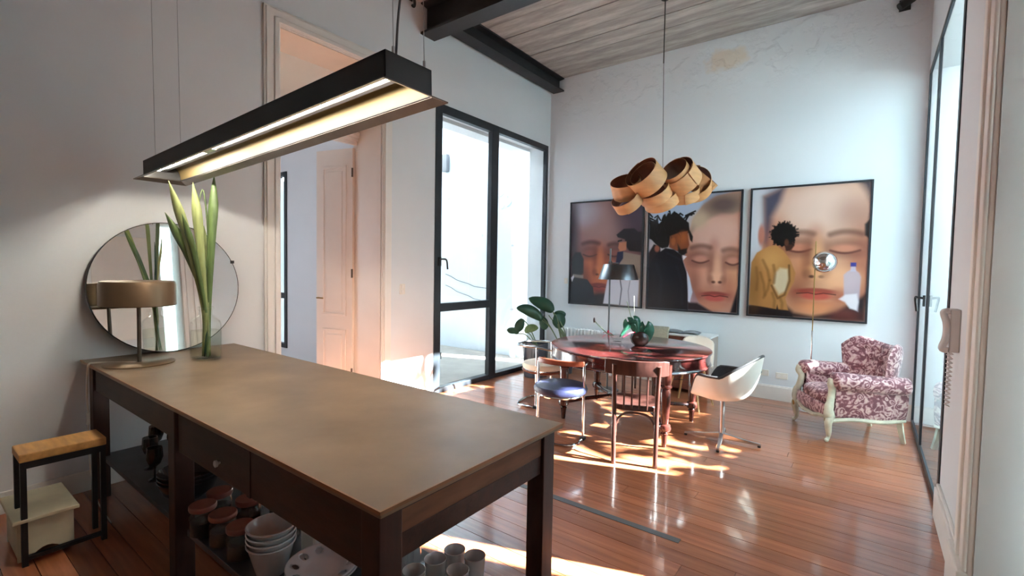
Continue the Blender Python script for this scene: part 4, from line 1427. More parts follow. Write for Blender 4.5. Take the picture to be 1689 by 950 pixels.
# pierced plates
for k in range(2):
    t = thing('plate', ['lower of two white plates with a ring of holes, on the island shelf', 'upper of two white plates with a ring of round holes'][k], 'plate', (-1.735, 1.065, SZ + 0.004 + 0.014 * k), 0.2 * k, 'white pierced plates on the island shelf')
    R_, nh, na = 0.142, 10, 160
    rad = [0.0, 0.04] + [0.065 + 0.0055 * i for i in range(15)]
    pm = MB()
    vs2 = [(0, 0, 0.062)]
    for r_ in rad[1:]:
        z_ = 0.062 + 0.027 * max(0.0, (r_ - 0.06) / 0.082) ** 1.1
        vs2 += [(r_ * math.cos(2 * PI * a / na), r_ * math.sin(2 * PI * a / na), z_) for a in range(na)]
    fs2 = [(0, 1 + a, 1 + (a + 1) % na) for a in range(na)]
    for i in range(len(rad) - 2):
        for a in range(na):
            ac_, rc_ = 2 * PI * (a + 0.5) / na, (rad[i + 1] + rad[i + 2]) / 2
            ah = round(ac_ / (2 * PI / nh)) * 2 * PI / nh
            if math.hypot(rc_ * math.cos(ac_) - 0.108 * math.cos(ah), rc_ * math.sin(ac_) - 0.108 * math.sin(ah)) < 0.0175:
                continue
            o0, o1 = 1 + i * na, 1 + (i + 1) * na
            fs2.append((o0 + a, o0 + (a + 1) % na, o1 + (a + 1) % na, o1 + a))
    pm.add(vs2, fs2)
    pm.build('dish', 'white_gloss', t, smooth=True, solid=0.004)
    MB().lathe([(0.050, 0.0), (0.052, 0.0), (0.058, 0.062), (0.05, 0.062)], 32, cap0=False, cap1=False).build('foot', 'white_gloss', t, smooth=True, solid=0.003)

# white lidded box and a black bowl behind
t = thing('storage_box', 'small square white box behind the white bowl stack', 'box', (-1.955, 1.175, SZ))
MB().box(-0.05, 0.06, -0.055, 0.055, 0, 0.125).build('body', 'white_plastic', t, bevel=0.008)
MB().box(-0.053, 0.063, -0.058, 0.058, 0.125, 0.14).build('lid', 'white_plastic', t, bevel=0.005)
t = thing('black_bowl', 'glossy black bowl between the white box and the pierced plates', 'bowl', (-1.78, 1.27, SZ))
MB().lathe([(0.0, 0.0), (0.04, 0.0), (0.075, 0.04), (0.085, 0.075), (0.081, 0.075), (0.07, 0.04), (0.0, 0.008)], 28, cap0=False, cap1=False).build('body', 'dark_bowl', t, smooth=True)


def jar(loc, h, r, label, first=None):
    if first:
        return dup(first, loc, random.uniform(0, 3), label)
    t = thing('jar', label, 'jar', loc, 0, 'copper-lidded jars on the island shelf')
    MB().lathe([(0.0, 0.0), (r * 0.9, 0.0), (r, 0.01), (r, h - 0.03), (r * 0.82, h - 0.012), (r * 0.8, h - 0.005), (r * 0.76, h - 0.005), (r * 0.92, h - 0.03), (r * 0.93, 0.012), (0.0, 0.01)], 24, cap0=False, cap1=False).build('glass_body', 'clear', t, smooth=True)
    MB().lathe([(0.0, 0.012), (r * 0.9, 0.012), (r * 0.9, h * 0.55), (0.0, h * 0.57)], 20, cap0=False, cap1=False).build('contents', 'soil', t, smooth=True)
    MB().lathe([(0.0, h - 0.006), (r * 0.98, h - 0.006), (r * 1.02, h), (r * 1.02, h + 0.014), (r * 0.97, h + 0.018), (0.0, h + 0.018)], 26, cap0=False, cap1=False).build('lid', 'copper', t, smooth=True)
    return t


jl = ['copper-lidded glass jar on the island shelf, beside the middle leg at the back', 'copper-lidded jar touching the middle table leg at the front',
      'copper-lidded jar in the front row behind the white bowls', 'copper-lidded jar in the middle of the jar cluster', 'copper-lidded jar right of the cluster middle',
      'copper-lidded jar at the rear right of the cluster', 'copper-lidded jar left of the white bowl stack', 'copper-lidded jar farthest from the viewer in the cluster']
jp = [(-2.62, 1.03), (-2.53, 0.92), (-2.37, 0.945), (-2.425, 1.085), (-2.33, 1.20), (-2.20, 1.17), (-2.20, 0.95), (-2.57, 1.17)]
j0 = None
for (x, y), lb in zip(jp, jl):
    j_ = jar((x, y, SZ), 0.135, 0.058, lb, j0)
    j0 = j0 or j_

for k in range(3):
    t = thing('dark_bowl', ['lowest of three dark glazed bowls nested on the island shelf', 'middle of three dark glazed bowls nested on the island shelf', 'topmost of three dark glazed bowls with a pale worn rim'][k], 'bowl', (-3.02, 1.03, SZ + 0.002 + 0.022 * k), 0, 'nested dark bowls on the island shelf')
    MB().lathe([(0.0, 0.0), (0.07, 0.0), (0.12, 0.04), (0.15, 0.11), (0.146, 0.112), (0.112, 0.045), (0.0, 0.012)], 36, cap0=False, cap1=False).build('body', 'dark_bowl', t, smooth=True)

gl = ['dark wine glass on the island shelf, leftmost by the wall', 'dark wine glass on the island shelf, second from the wall', 'dark wine glass in front of the second from the wall',
      'dark wine glass beside the nested bowls', 'dark wine glass behind the one by the nested bowls', 'dark wine glass at the shelf front left of the bowls']
gp = [(-3.85, 1.12), (-3.70, 1.18), (-3.62, 1.02), (-3.30, 1.16), (-3.34, 1.30), (-3.40, 0.98)]
g0 = None
for (x, y), lb in zip(gp, gl):
    if g0 is None:
        g0 = thing('wine_glass', lb, 'glass', (x, y, SZ), 0, 'dark wine glasses on the island shelf')
        MB().lathe([(0.0, 0.0), (0.036, 0.0), (0.034, 0.004), (0.006, 0.01), (0.005, 0.08), (0.03, 0.10), (0.044, 0.14), (0.040, 0.20), (0.037, 0.20), (0.041, 0.14), (0.027, 0.104), (0.0, 0.09)], 22, cap0=False, cap1=False).build('body', 'smoke_glass', g0, smooth=True)
    else:
        dup(g0, (x, y, SZ), 0, lb)
t = thing('glass_jug', 'large smoked glass jug on the island shelf near the left wall', 'jug', (-3.58, 1.34, SZ))
MB().lathe([(0.0, 0.0), (0.08, 0.0), (0.10, 0.03), (0.105, 0.12), (0.07, 0.20), (0.055, 0.24), (0.07, 0.29), (0.067, 0.29), (0.052, 0.24), (0.066, 0.20), (0.10, 0.12), (0.095, 0.03), (0.0, 0.01)], 28, cap0=False, cap1=False).build('body', 'smoke_glass', t, smooth=True)
MB().tube(smooth_path([(0.066, 0, 0.27), (0.12, 0, 0.26), (0.14, 0, 0.19), (0.104, 0, 0.11)]), 0.009, 8).build('handle', 'smoke_glass', t, smooth=True)

# ------------------------------------------------------------------ step stool
st_ = thing('step_stool', 'small step stool with pine top, black frame and white painted step beside the kitchen island', 'stool', (-3.54, 0.59, 0))
MB().box(-0.11, 0.10, -0.175, 0.175, 0.55, 0.595).build('seat', 'pine', st_, bevel=0.006)
fr_ = [(-0.10, -0.16), (0.085, -0.16), (-0.10, 0.16), (0.085, 0.16)]
for x, y in fr_:
    MB().box(x - 0.012, x + 0.012, y - 0.012, y + 0.012, 0, 0.55).build('leg', 'black', st_)
for xa in (0.073, -0.112):
    MB().box(xa, xa + 0.024, -0.148, 0.148, 0.515, 0.55).build('top_rail', 'black', st_)
MB().box(0.073, 0.097, -0.148, 0.148, 0.03, 0.05).build('foot_rail', 'black', st_)
MB().box(-0.33, 0.10, -0.205, 0.055, 0.232, 0.252).build('step_tread', 'step_paint', st_, bevel=0.004)
arch = [(-0.185, 0.232), (-0.185, 0.02)] + [(-0.150 + 0.155 * t / 8, 0.02 + 0.05 * math.sin(PI * t / 8)) for t in range(9)] + [(0.035, 0.02), (0.035, 0.232)]
MB().prism(arch, lambda a, z: (0.050, a, z), lambda a, z: (0.070, a, z)).build('step_front', 'step_paint', st_)
MB().box(-0.31, -0.29, -0.18, 0.03, 0.0, 0.232).build('step_back', 'step_paint', st_)
MB().box(-0.29, 0.05, -0.18, -0.164, 0.02, 0.232).build('step_side', 'step_paint', st_)
MB().box(-0.29, 0.05, 0.014, 0.03, 0.02, 0.232).build('step_side', 'step_paint', st_)

# ------------------------------------------------------------------ dining table
TC = Vector((-2.035, 4.84, 0))
dt = thing('dining_table', 'round polished mahogany dining table with turned legs in the middle of the room', 'table', TC)
TR, TZ = 0.835, 0.79
MB().lathe([(0.0, TZ - 0.028), (TR - 0.02, TZ - 0.028), (TR - 0.004, TZ - 0.022), (TR, TZ - 0.012), (TR - 0.003, TZ - 0.003), (TR - 0.012, TZ), (0.0, TZ)], 96, cap0=False, cap1=False).build('tabletop', 'mahogany', dt, smooth=True)
MB().lathe([(TR - 0.06, TZ - 0.028), (TR - 0.020, TZ - 0.03), (TR - 0.020, TZ - 0.118), (TR - 0.010, TZ - 0.126), (TR - 0.006, TZ - 0.136), (TR - 0.010, TZ - 0.146), (TR - 0.06, TZ - 0.146)], 96, cap0=False, cap1=False).build('apron', 'mahogany', dt, smooth=True)
LEG = [(-1.423, 4.247), (-2.549, 4.366), (-2.622, 5.291), (-1.447, 5.16)]
prof = [(0.0, 0.0), (0.018, 0.0), (0.022, 0.02), (0.028, 0.10), (0.036, 0.125), (0.024, 0.135), (0.05, 0.15), (0.058, 0.175), (0.05, 0.205), (0.034, 0.215), (0.034, 0.225),
        (0.036, 0.24), (0.044, 0.40), (0.047, 0.50), (0.040, 0.535), (0.054, 0.545), (0.054, 0.56), (0.042, 0.57), (0.05, 0.60), (0.05, 0.75), (0.0, 0.75)]
feet = [Vector((x, y, 0)) - TC for x, y in LEG]
for f_p in feet:
    MB().lathe(prof, 24, (f_p.x, f_p.y, 0), cap0=False, cap1=False).build('leg', 'mahogany_leg', dt, smooth=True)
for a, c in ((0, 3), (1, 2)):
    A, B = feet[a], feet[c]
    mid = (A + B) * 0.5 * 0.36
    pts = smooth_path([A + Vector((0, 0, 0.18)), A.lerp(mid, 0.5) + Vector((0, 0, 0.20)), mid + Vector((0, 0, 0.215)), B.lerp(mid, 0.5) + Vector((0, 0, 0.20)), B + Vector((0, 0, 0.18))], 8)
    MB().tube(pts, 0.026, 8, flat=0.8).build('stretcher', 'mahogany_leg', dt, smooth=True)
MB().box(-0.2, 0.2, -0.04, 0.04, 0.20, 0.235).build('stretcher', 'mahogany_leg', dt, bevel=0.01)

# ------------------------------------------------------------------ things on the dining table
p_ = atZ(1018, 563, TZ)
gb_ = thing('glass_bowl', 'small clear glass bowl on the dining table', 'bowl', (p_.x, p_.y, TZ))
MB().lathe([(0.0, 0.0), (0.05, 0.0), (0.045, 0.01), (0.06, 0.03), (0.085, 0.075), (0.081, 0.075), (0.056, 0.034), (0.0, 0.016)], 28, cap0=False, cap1=False).build('body', 'clear', gb_, smooth=True)
fl_ = thing('red_flower', 'red anthurium-like flower stem lying across the glass bowl', 'flower', (p_.x, p_.y, TZ + 0.075))
q0, q1, q2, q3 = (atD(1002, 550, 5.2), atD(985, 534, 5.2), atD(980, 528, 5.2), atD(1012, 553, 5.2))
o_ = Vector((p_.x, p_.y, TZ + 0.075))
MB().tube(smooth_path([q3 - o_, q0 - o_, q1 - o_, q2 - o_]), 0.006, 6).build('stem', 'stem', fl_, smooth=True)
MB().ball(q2 - o_, 0.012, 0.012, 0.03, 8, 6).build('bud', 'brown_pot', fl_, smooth=True)
pm = MB()
c_ = q0 - o_
for k in range(5):
    a = k * 1.256
    d_ = CR * math.cos(a) + CU * math.sin(a) * 0.7
    leaf(pm, [c_, c_ + d_ * 0.03, c_ + d_ * 0.055 - Vector((0, 0, 0.015)), c_ + d_ * 0.07 - Vector((0, 0, 0.03))], 0.022, Vector((-d_.y, d_.x, 0.2)), 0.2)
pm.build('petals', 'red', fl_, smooth=True)

p_ = atZ(1055, 570, TZ)
vp = thing('orchid_pot', 'round dark brown pot with glossy green leaves and two thin stakes on the dining table', 'plant', (p_.x, p_.y, TZ))
MB().lathe([(0.0, 0.0), (0.05, 0.0), (0.085, 0.03), (0.102, 0.075), (0.092, 0.12), (0.066, 0.15), (0.062, 0.155), (0.057, 0.15), (0.08, 0.12), (0.0, 0.11)], 32, cap0=False, cap1=False).build('pot', 'brown_pot', vp, smooth=True)
MB().lathe([(0.0, 0.125), (0.076, 0.125)], 24, cap0=False, cap1=False).build('soil', 'soil', vp)
o_ = Vector((p_.x, p_.y, TZ))
dd = (o_ - CAM).dot(CF)
for pts, w in (([(1050, 552), (1042, 532), (1034, 532), (1030, 545)], 0.045), ([(1052, 550), (1050, 532), (1046, 528), (1038, 533)], 0.05), ([(1056, 550), (1064, 538), (1070, 545), (1069, 564)], 0.062),
               ([(1052, 548), (1046, 536), (1036, 538), (1022, 556)], 0.03)):
    pl = MB()
    leaf(pl, smooth_path([atD(x, y, dd - 0.06) - o_ for x, y in pts], 5), w, CR + CU * 0.4, 0.25, 0.6)
    pl.build('leaf', 'leaf_teal', vp, smooth=True, solid=0.002)
MB().tube([atD(1050, 550, dd) - o_, atD(1040, 520, dd) - o_, atD(1034, 497, dd) - o_], 0.0035, 5).build('stake', 'stem', vp)
MB().tube([atD(1049, 552, dd) - o_, atD(1046, 520, dd) - o_, atD(1046, 488, dd) - o_], 0.0022, 5).build('stake', 'cable', vp)
MB().tube(smooth_path([atD(1049, 548, dd - 0.05) - o_, atD(1040, 549, dd - 0.1) - o_, atD(1028, 556, dd - 0.12) - o_]), [0.006] * 12 + [0.008], 6).build('flower_spike', 'red', vp, smooth=True)

# ------------------------------------------------------------------ bistro chair (front faces local -Y)
bc_ = thing('bistro_chair', 'dark wooden bentwood bistro chair with slatted back, nearest the viewer at the table', 'chair', (-1.56, 3.885, 0), math.radians(-157.5))
for s in (-1, 1):
    rear = smooth_path([(s * 0.165, 0.225, 0), (s * 0.168, 0.205, 0.25), (s * 0.17, 0.175, 0.45), (s * 0.172, 0.195, 0.65), (s * 0.175, 0.235, 0.83)], 5)
    MB().tube(rear, 0.0195, 10).build('leg', 'bistro', bc_, smooth=True)
    fr_ = smooth_path([(s * 0.19, -0.205, 0), (s * 0.183, -0.185, 0.25), (s * 0.172, -0.165, 0.44)], 5)
    MB().tube(fr_, [0.012 + 0.008 * i / 10 for i in range(11)], 10).build('leg', 'bistro', bc_, smooth=True)


def seat_ring(z, k=1.0, n=40):
    pts = []
    for i in range(n):
        a = 2 * PI * i / n
        cc, ss = math.cos(a), math.sin(a)
        pts.append((0.20 * k * math.copysign(abs(cc) ** 0.62, cc), 0.215 * k * math.copysign(abs(ss) ** 0.62, ss) - 0.03, z))
    return pts


MB().ring_loft([seat_ring(0.435, 0.97), seat_ring(0.44, 1.0), seat_ring(0.472, 1.0), seat_ring(0.48, 0.97), seat_ring(0.48, 0.85), seat_ring(0.474, 0.75)]).build('seat', 'bistro', bc_, smooth=True)
rl = MB()
R1 = []
for i in range(15):
    a = (i / 14 - 0.5) * 2
    yb_ = 0.262 - 0.085 * a * a
    h_ = 0.062 if abs(a) < 0.9 else 0.056
    zc_ = 0.805
    R1.append([(a * 0.255, yb_ + 0.009, zc_ - h_), (a * 0.255, yb_ + 0.014, zc_ + h_), (a * 0.255, yb_ - 0.008, zc_ + h_), (a * 0.255, yb_ - 0.013, zc_ - h_)])
rl.ring_loft(R1)
rl.build('top_rail', 'bistro', bc_, smooth=True, bevel=0.003)
for k in range(4):
    xs_ = -0.093 + 0.062 * k
    MB().tube([(xs_, 0.180, 0.455), (xs_, 0.205, 0.62), (xs_, 0.247, 0.775)], 0.0145, 8, flat=0.55).build('back_slat', 'bistro', bc_, smooth=True)
MB().tube(smooth_path([(-0.158, 0.19, 0.22), (-0.15, 0.185, 0.33), (-0.10, 0.18, 0.405), (0, 0.18, 0.422), (0.10, 0.18, 0.405), (0.15, 0.185, 0.33), (0.158, 0.19, 0.22)], 6), 0.010, 8).build('bent_brace', 'bistro', bc_, smooth=True)
for s in (-1, 1):
    MB().tube(smooth_path([(s * 0.168, 0.175, 0.25), (s * 0.165, 0.08, 0.39), (s * 0.16, 0.0, 0.425), (s * 0.165, -0.08, 0.39), (s * 0.175, -0.17, 0.25)], 6), 0.010, 8).build('bent_brace', 'bistro', bc_, smooth=True)

# ------------------------------------------------------------------ chrome tube chairs
def chrome_chair(label, loc, rz, cushion, rail, bow):
    t = thing('tube_chair', label, 'chair', loc, rz)
    hx = 0.235
    for s in (-1, 1):
        MB().cyl((s * hx, 0, 0.012), (s * hx, 0, 0.70), 0.0125, n=10).build('post', 'chrome', t, smooth=True)
    arc = [(-hx, 0, 0.012), (-hx, 0.16, 0.012), (-hx + 0.06, 0.25, 0.012), (0, 0.275, 0.012), (hx - 0.06, 0.25, 0.012), (hx, 0.16, 0.012), (hx, 0, 0.012)]
    MB().tube(smooth_path(arc, 5), 0.0125, 8).build('floor_tube', 'chrome', t, smooth=True)
    for s in (-1, 1):
        MB().box(s * hx - 0.022, s * hx + 0.022, -0.03, 0.03, 0.0, 0.03).build('foot_clamp', 'black', t, bevel=0.005)
    MB().lathe([(0.215, 0.405), (0.232, 0.405), (0.237, 0.415), (0.232, 0.428), (0.215, 0.428)], 48, cap0=False, cap1=False).build('seat_ring', 'chrome', t, smooth=True)
    MB().lathe([(0.0, 0.418), (0.22, 0.418), (0.250, 0.435), (0.258, 0.462), (0.245, 0.492), (0.19, 0.508), (0.0, 0.512)], 48, cap0=False, cap1=False).build('cushion', cushion, t, smooth=True)
    if rail:
        R2 = []
        for i in range(13):
            a = (i / 12 - 0.5) * 2
            yb_ = bow * (1 - a * a)
            R2.append([(a * hx, yb_ + 0.012, 0.685), (a * hx, yb_ + 0.012, 0.735), (a * hx, yb_ - 0.010, 0.735), (a * hx, yb_ - 0.010, 0.685)])
        MB().ring_loft(R2).build('back_rail', rail, t, smooth=True, bevel=0.006)
        for s in (-1, 1):
            MB().tube(smooth_path([(s * hx, 0, 0.70), (s * (hx + 0.01), -0.05, 0.712), (s * (hx + 0.0), -0.15, 0.705)], 5), 0.011, 8).build('arm_tube', 'chrome', t, smooth=True)
    else:
        ar = [(-hx, -0.17, 0.68), (-hx, 0, 0.70), (-hx + 0.01, 0.15, 0.70), (-hx + 0.08, 0.27, 0.70), (0, 0.30, 0.70), (hx - 0.08, 0.27, 0.70), (hx - 0.01, 0.15, 0.70), (hx, 0, 0.70), (hx, -0.17, 0.68)]
        MB().tube(smooth_path(ar, 5), 0.0125, 8).build('arm_tube', 'chrome', t, smooth=True)
        MB().lathe([(0.14, 0.36), (0.255, 0.40), (0.262, 0.415), (0.2, 0.42)], 40, cap0=False, cap1=False).build('seat_pan', 'rail_wood', t, smooth=True)
    return t


chrome_chair('chrome tube chair with navy round cushion and wooden back rail, beside the kitchen island', (-2.315, 3.90, 0), math.radians(-171.5), 'navy', 'rail_wood', 0.07)
chrome_chair('chrome tube armchair with cream seat on the left side of the dining table', (-3.02, 4.70, 0), math.radians(101), 'cream_seat', None, 0.3)

# ------------------------------------------------------------------ white shell swivel chair (front faces local -Y)
sw = thing('swivel_armchair', 'white shell swivel armchair with dark trim on a four-star metal base', 'chair', (-1.05, 4.745, 0), math.radians(-97))


def shell(k, zoff):
    def fn(u, v):
        ph = (u - 0.5) * 2 * PI                       # 0 at the back (+Y)
        a = abs(ph)
        back = max(0.0, math.cos(min(a * 1.25, PI / 2)))
        if a < 2.0:
            rim = 0.645 + 0.195 * back ** 0.9
        else:
            s = min(1.0, (a - 2.0) / 0.55)
            rim = 0.645 - (0.645 - 0.455) * (s * s * (3 - 2 * s))
        z0 = 0.425
        rb = 0.17
        rt = 0.265 + 0.03 * math.sin(a) ** 2
        t = v
        z = z0 + (rim - z0) * (t ** 1.45)
        r = rb + (rt - rb) * (1 - (1 - t) ** 3.2)
        r *= k
        x = r * math.sin(ph) * 1.05
        yv = r * math.cos(ph) * (0.92 if a < PI / 2 else 1.05)
        yv += 0.09 * back * t
        return (x, yv, z + zoff)
    return fn


so = MB()
so.grid(shell(1.0, 0), 72, 16, True)
so.add([shell(1.0, 0)(i / 72, 0) for i in range(72)], [tuple(range(72))])
so.build('shell', 'white_plastic', sw, smooth=True, auto=False)
si = MB()
si.grid(shell(0.94, 0.018), 72, 14, True)
si.add([shell(0.94, 0.018)(i / 72, 0) for i in range(72)], [tuple(range(72))])
si.build('inner_pad', 'pad_dark', sw, smooth=True, auto=False)
fr0, fr1 = shell(1.0, 0.0), shell(0.97, 0.01)
MB().tube([fr1(i / 72, 1.0) for i in range(72)], 0.013, 8, True).build('edge_trim', 'pad_dark', sw, smooth=True)
MB().lathe([(0.0, 0.468), (0.16, 0.468), (0.18, 0.48), (0.17, 0.50), (0.0, 0.508)], 32, cap0=False, cap1=False).build('seat_cushion', 'pad_dark', sw, smooth=True)
MB().lathe([(0.0, 0.395), (0.07, 0.40), (0.075, 0.425), (0.0, 0.425)], 20, cap0=False, cap1=False).build('seat_plate', 'satin', sw, smooth=True)
MB().cyl((0, 0, 0.06), (0, 0, 0.40), 0.021, n=16).build('column', 'satin', sw, smooth=True)
for k in range(4):
    a = math.radians(97 + 8 + 90 * k)
    d_ = Vector((math.cos(a), math.sin(a), 0))
    e_ = Vector((-d_.y, d_.x, 0))
    R3 = []
    for t, w, za, zb_ in ((0.0, 0.018, 0.03, 0.085), (0.16, 0.015, 0.024, 0.056), (0.33, 0.012, 0.018, 0.034)):
        c_ = d_ * t
        R3.append([c_ + e_ * w + Vector((0, 0, za)), c_ + e_ * w + Vector((0, 0, zb_)), c_ - e_ * w + Vector((0, 0, zb_)), c_ - e_ * w + Vector((0, 0, za))])
    ft = MB().ring_loft(R3).build('base_arm', 'satin', sw, bevel=0.003)
    MB().cyl(d_ * 0.318, d_ * 0.318 + Vector((0, 0, 0.02)), 0.014, n=10).build('glide', 'black', ft, smooth=True)

# ------------------------------------------------------------------ white plastic chair and beige chair behind the table
wc = thing('plastic_chair', 'white plastic shell chair with pale dowel legs behind the dining table', 'chair', (-1.66, 5.80, 0), math.radians(-8))


def pl_shell(u, v):
    a = (u - 0.5) * 2
    if v < 0.5:
        t = v / 0.5
        y_, z_ = -0.20 + 0.36 * t, 0.45 - 0.02 * math.sin(PI * t)
        z_ += 0.04 * a * a
        w = 0.20 + 0.02 * t
    else:
        t = (v - 0.5) / 0.5
        y_, z_ = 0.16 + 0.085 * t + 0.03 * math.sin(PI * t) * 0.5 - 0.04 * a * a, 0.45 + 0.36 * t ** 1.15
        w = (0.22 - 0.03 * t) * (1 if t < 0.85 else math.sqrt(max(0.02, 1 - ((t - 0.85) / 0.15) ** 2 * 0.55)))
        z_ -= 0.02 * a * a * t
    return (a * w, y_, z_)


MB().grid(pl_shell, 18, 28).build('shell', 'white_plastic', wc, smooth=True, auto=False, solid=0.008)
for sx in (-1, 1):
    for sy in (-1, 1):
        MB().cyl((sx * 0.12, sy * 0.11 - 0.02, 0.43), (sx * 0.215, sy * 0.20 - 0.02, 0), 0.015, 0.010, 10).build('leg', 'dowel', wc, smooth=True)
    MB().cyl((sx * 0.15, -0.15, 0.30), (sx * 0.15, 0.12, 0.30), 0.004, n=6).build('brace_wire', 'black', wc)
MB().cyl((-0.15, -0.15, 0.30), (0.15, 0.12, 0.30), 0.004, n=6).build('brace_wire', 'black', wc)

bg_ = thing('upholstered_chair', 'beige upholstered chair with rolled back top behind the dining table', 'chair', (-2.26, 5.88, 0), math.radians(2))
bk = MB()
prf = [(0.20, 0.42), (0.225, 0.60), (0.245, 0.76), (0.27, 0.84), (0.31, 0.865), (0.345, 0.85), (0.345, 0.825), (0.315, 0.80), (0.30, 0.74), (0.285, 0.60), (0.27, 0.42)]
bk.prism(prf, lambda a, z: (-0.215, a, z), lambda a, z: (0.215, a, z))
bk.build('backrest', 'beige', bg_, smooth=True, bevel=0.012, seg=3)
MB().box(-0.22, 0.22, -0.22, 0.25, 0.39, 0.47).build('seat', 'beige', bg_, bevel=0.03, seg=4)
for sx in (-1, 1):
    for sy, yy in ((-1, -0.19), (1, 0.22)):
        MB().cyl((sx * 0.19, yy, 0.40), (sx * 0.195, yy + sy * 0.02, 0), 0.02, 0.014, 10).build('leg', 'bistro', bg_, smooth=True)

# ------------------------------------------------------------------ low cabinet, radiator
cb_ = thing('low_cabinet', 'low wooden cabinet with white top against the back wall behind the table', 'cabinet', (-1.93, 6.50, 0))
MB().box(-0.36, 0.345, -0.19, 0.19, 0.05, 0.735).build('body', 'cab_wood', cb_, bevel=0.004)
MB().box(0.345, 0.365, -0.195, 0.195, 0.0, 0.74).build('side_panel', 'cab_side', cb_, bevel=0.003, label='pale grey side panel')
MB().box(-0.38, -0.36, -0.195, 0.195, 0.0, 0.74).build('side_panel', 'cab_side', cb_, bevel=0.003)
MB().box(-0.385, 0.37, -0.20, 0.20, 0.74, 0.765).build('top', 'radiator', cb_, bevel=0.003)
for xa, xb in ((-0.35, -0.01), (0.0, 0.34)):
    d_ = MB().box(xa, xb, -0.205, -0.19, 0.08, 0.72).build('door', 'cab_wood', cb_, bevel=0.003)
    MB().cyl(((xa + xb) / 2 + (0.12 if xa < -0.1 else -0.12), -0.225, 0.45), ((xa + xb) / 2 + (0.12 if xa < -0.1 else -0.12), -0.205, 0.45), 0.012, n=10).build('knob', 'brass', d_, smooth=True)
mg = thing('magazine', 'grey magazine lying open on the low cabinet', 'magazine', (-1.98, 6.48, 0.765), 0.1)
MB().grid(lambda u, v: ((u - 0.5) * 0.46, (v - 0.5) * 0.26, 0.004 + 0.022 * abs(math.sin(PI * (u * 2))) ** 0.7), 25, 2).build('pages', 'paper', mg, smooth=True, solid=0.004)

rd = thing('radiator', 'white column radiator on the back wall behind the plants', 'radiator', (-3.45, 6.62, 0))
for k in range(14):
    xx = -0.40 + 0.0615 * k
    s_ = MB()
    s_.box(xx - 0.022, xx + 0.022, -0.055, 0.055, 0.10, 0.66)
    s_.build('column', 'radiator', rd, bevel=0.018, seg=3)
for z in (0.16, 0.60):
    MB().cyl((-0.42, 0, z), (0.42, 0, z), 0.02, n=10).build('header', 'radiator', rd, smooth=True)
for xx in (-0.40, 0.40):
    MB().box(xx - 0.02, xx + 0.02, -0.05, 0.05, 0.0, 0.11).build('foot', 'radiator', rd, bevel=0.006)

# ------------------------------------------------------------------ potted plants
def grow_bag(label, loc, r, h, seed):
    random.seed(seed)
    t = thing('potted_plant', label, 'plant', loc)
    ph = [random.uniform(0, 6) for _ in range(4)]

    def fn(u, v):
        a = 2 * PI * u
        rr = r * (0.88 + 0.16 * v) * (1 + 0.05 * math.sin(3 * a + ph[0] + 2 * v) + 0.035 * math.sin(7 * a + ph[1] - 4 * v) + 0.02 * math.sin(13 * a + ph[2] + 9 * v))
        return (rr * math.cos(a), rr * math.sin(a), h * v + 0.012 * math.sin(4 * a + ph[3]) * v)
    b_ = MB().grid(fn, 48, 10, True)
    b_.add([fn(i / 48, 0) for i in range(48)], [tuple(range(47, -1, -1))])
    b_.build('grow_bag', 'bag', t, smooth=True, auto=False)
    MB().lathe([(0.0, h - 0.05), (r * 0.98, h - 0.055)], 24, cap0=False, cap1=False).build('soil', 'soil', t)
    return t


def plant_leaf(t, base, blade, w, side, m='leaf_dark', droop=0.0):
    o_ = Vector(t.location)
    b0 = Vector(blade[0])
    st_p = smooth_path([Vector(base) - o_, (Vector(base).lerp(b0, 0.55) + Vector((0, 0, 0.06))) - o_, b0 - o_], 5)
    MB().tube(st_p, 0.008, 6).build('leaf_stalk', 'stem', t, smooth=True)
    lm = MB()
    leaf(lm, smooth_path([Vector(p) - o_ for p in blade], 5), w, side, 0.22, 0.55)
    lm.build('leaf', m, t, smooth=True, solid=0.002)


pa = grow_bag('large-leaved plant in a crumpled black bag on the floor by the left window', (-3.90, 5.83, 0), 0.185, 0.50, 1)
pb = grow_bag('tall strelitzia-like plant in a black bag behind the other potted plant', (-3.72, 6.29, 0), 0.17, 0.46, 2)
dA = (Vector((-3.90, 5.83, 0.6)) - CAM).dot(CF)
dB = (Vector((-3.72, 6.29, 0.6)) - CAM).dot(CF)
A = lambda x, y, k=0.0: atD(x, y, dA + k)
B = lambda x, y, k=0.0: atD(x, y, dB + k)
VU = CU * 0.9
plant_leaf(pa, (-3.90, 5.83, 0.44), [A(855, 550), A(849, 546), A(842, 545), A(836, 544)], 0.05, CU + CR * 0.3, 'leaf_dark')
plant_leaf(pa, (-3.88, 5.85, 0.44), [A(862, 526), A(858, 534), A(855, 541), A(853, 548)], 0.07, CR, 'leaf_dark')
plant_leaf(pa, (-3.88, 5.82, 0.44), [A(866, 548, -0.1), A(872, 543, -0.12), A(880, 541, -0.14), A(888, 541, -0.15)], 0.06, CU + CF * 0.3, 'leaf')
plant_leaf(pb, (-3.74, 6.27, 0.42), [B(894, 528, -0.2), B(882, 517, -0.2), B(868, 510, -0.22), B(852, 508, -0.25)], 0.085, CU - CR * 0.35, 'leaf_dark')
plant_leaf(pb, (-3.72, 6.29, 0.42), [B(912, 514), B(903, 505), B(891, 499), B(872, 492)], 0.10, CU - CR * 0.25, 'leaf_dark')
plant_leaf(pb, (-3.70, 6.28, 0.42), [B(916, 518), B(920, 524), B(921, 534), B(920, 542)], 0.11, CR + CF * 0.3, 'leaf_dark')
plant_leaf(pb, (-3.71, 6.27, 0.42), [B(914, 517, 0.05), B(922, 518, 0.05), B(929, 520, 0.05), B(932, 522, 0.05)], 0.06, CU, 'leaf_dark')
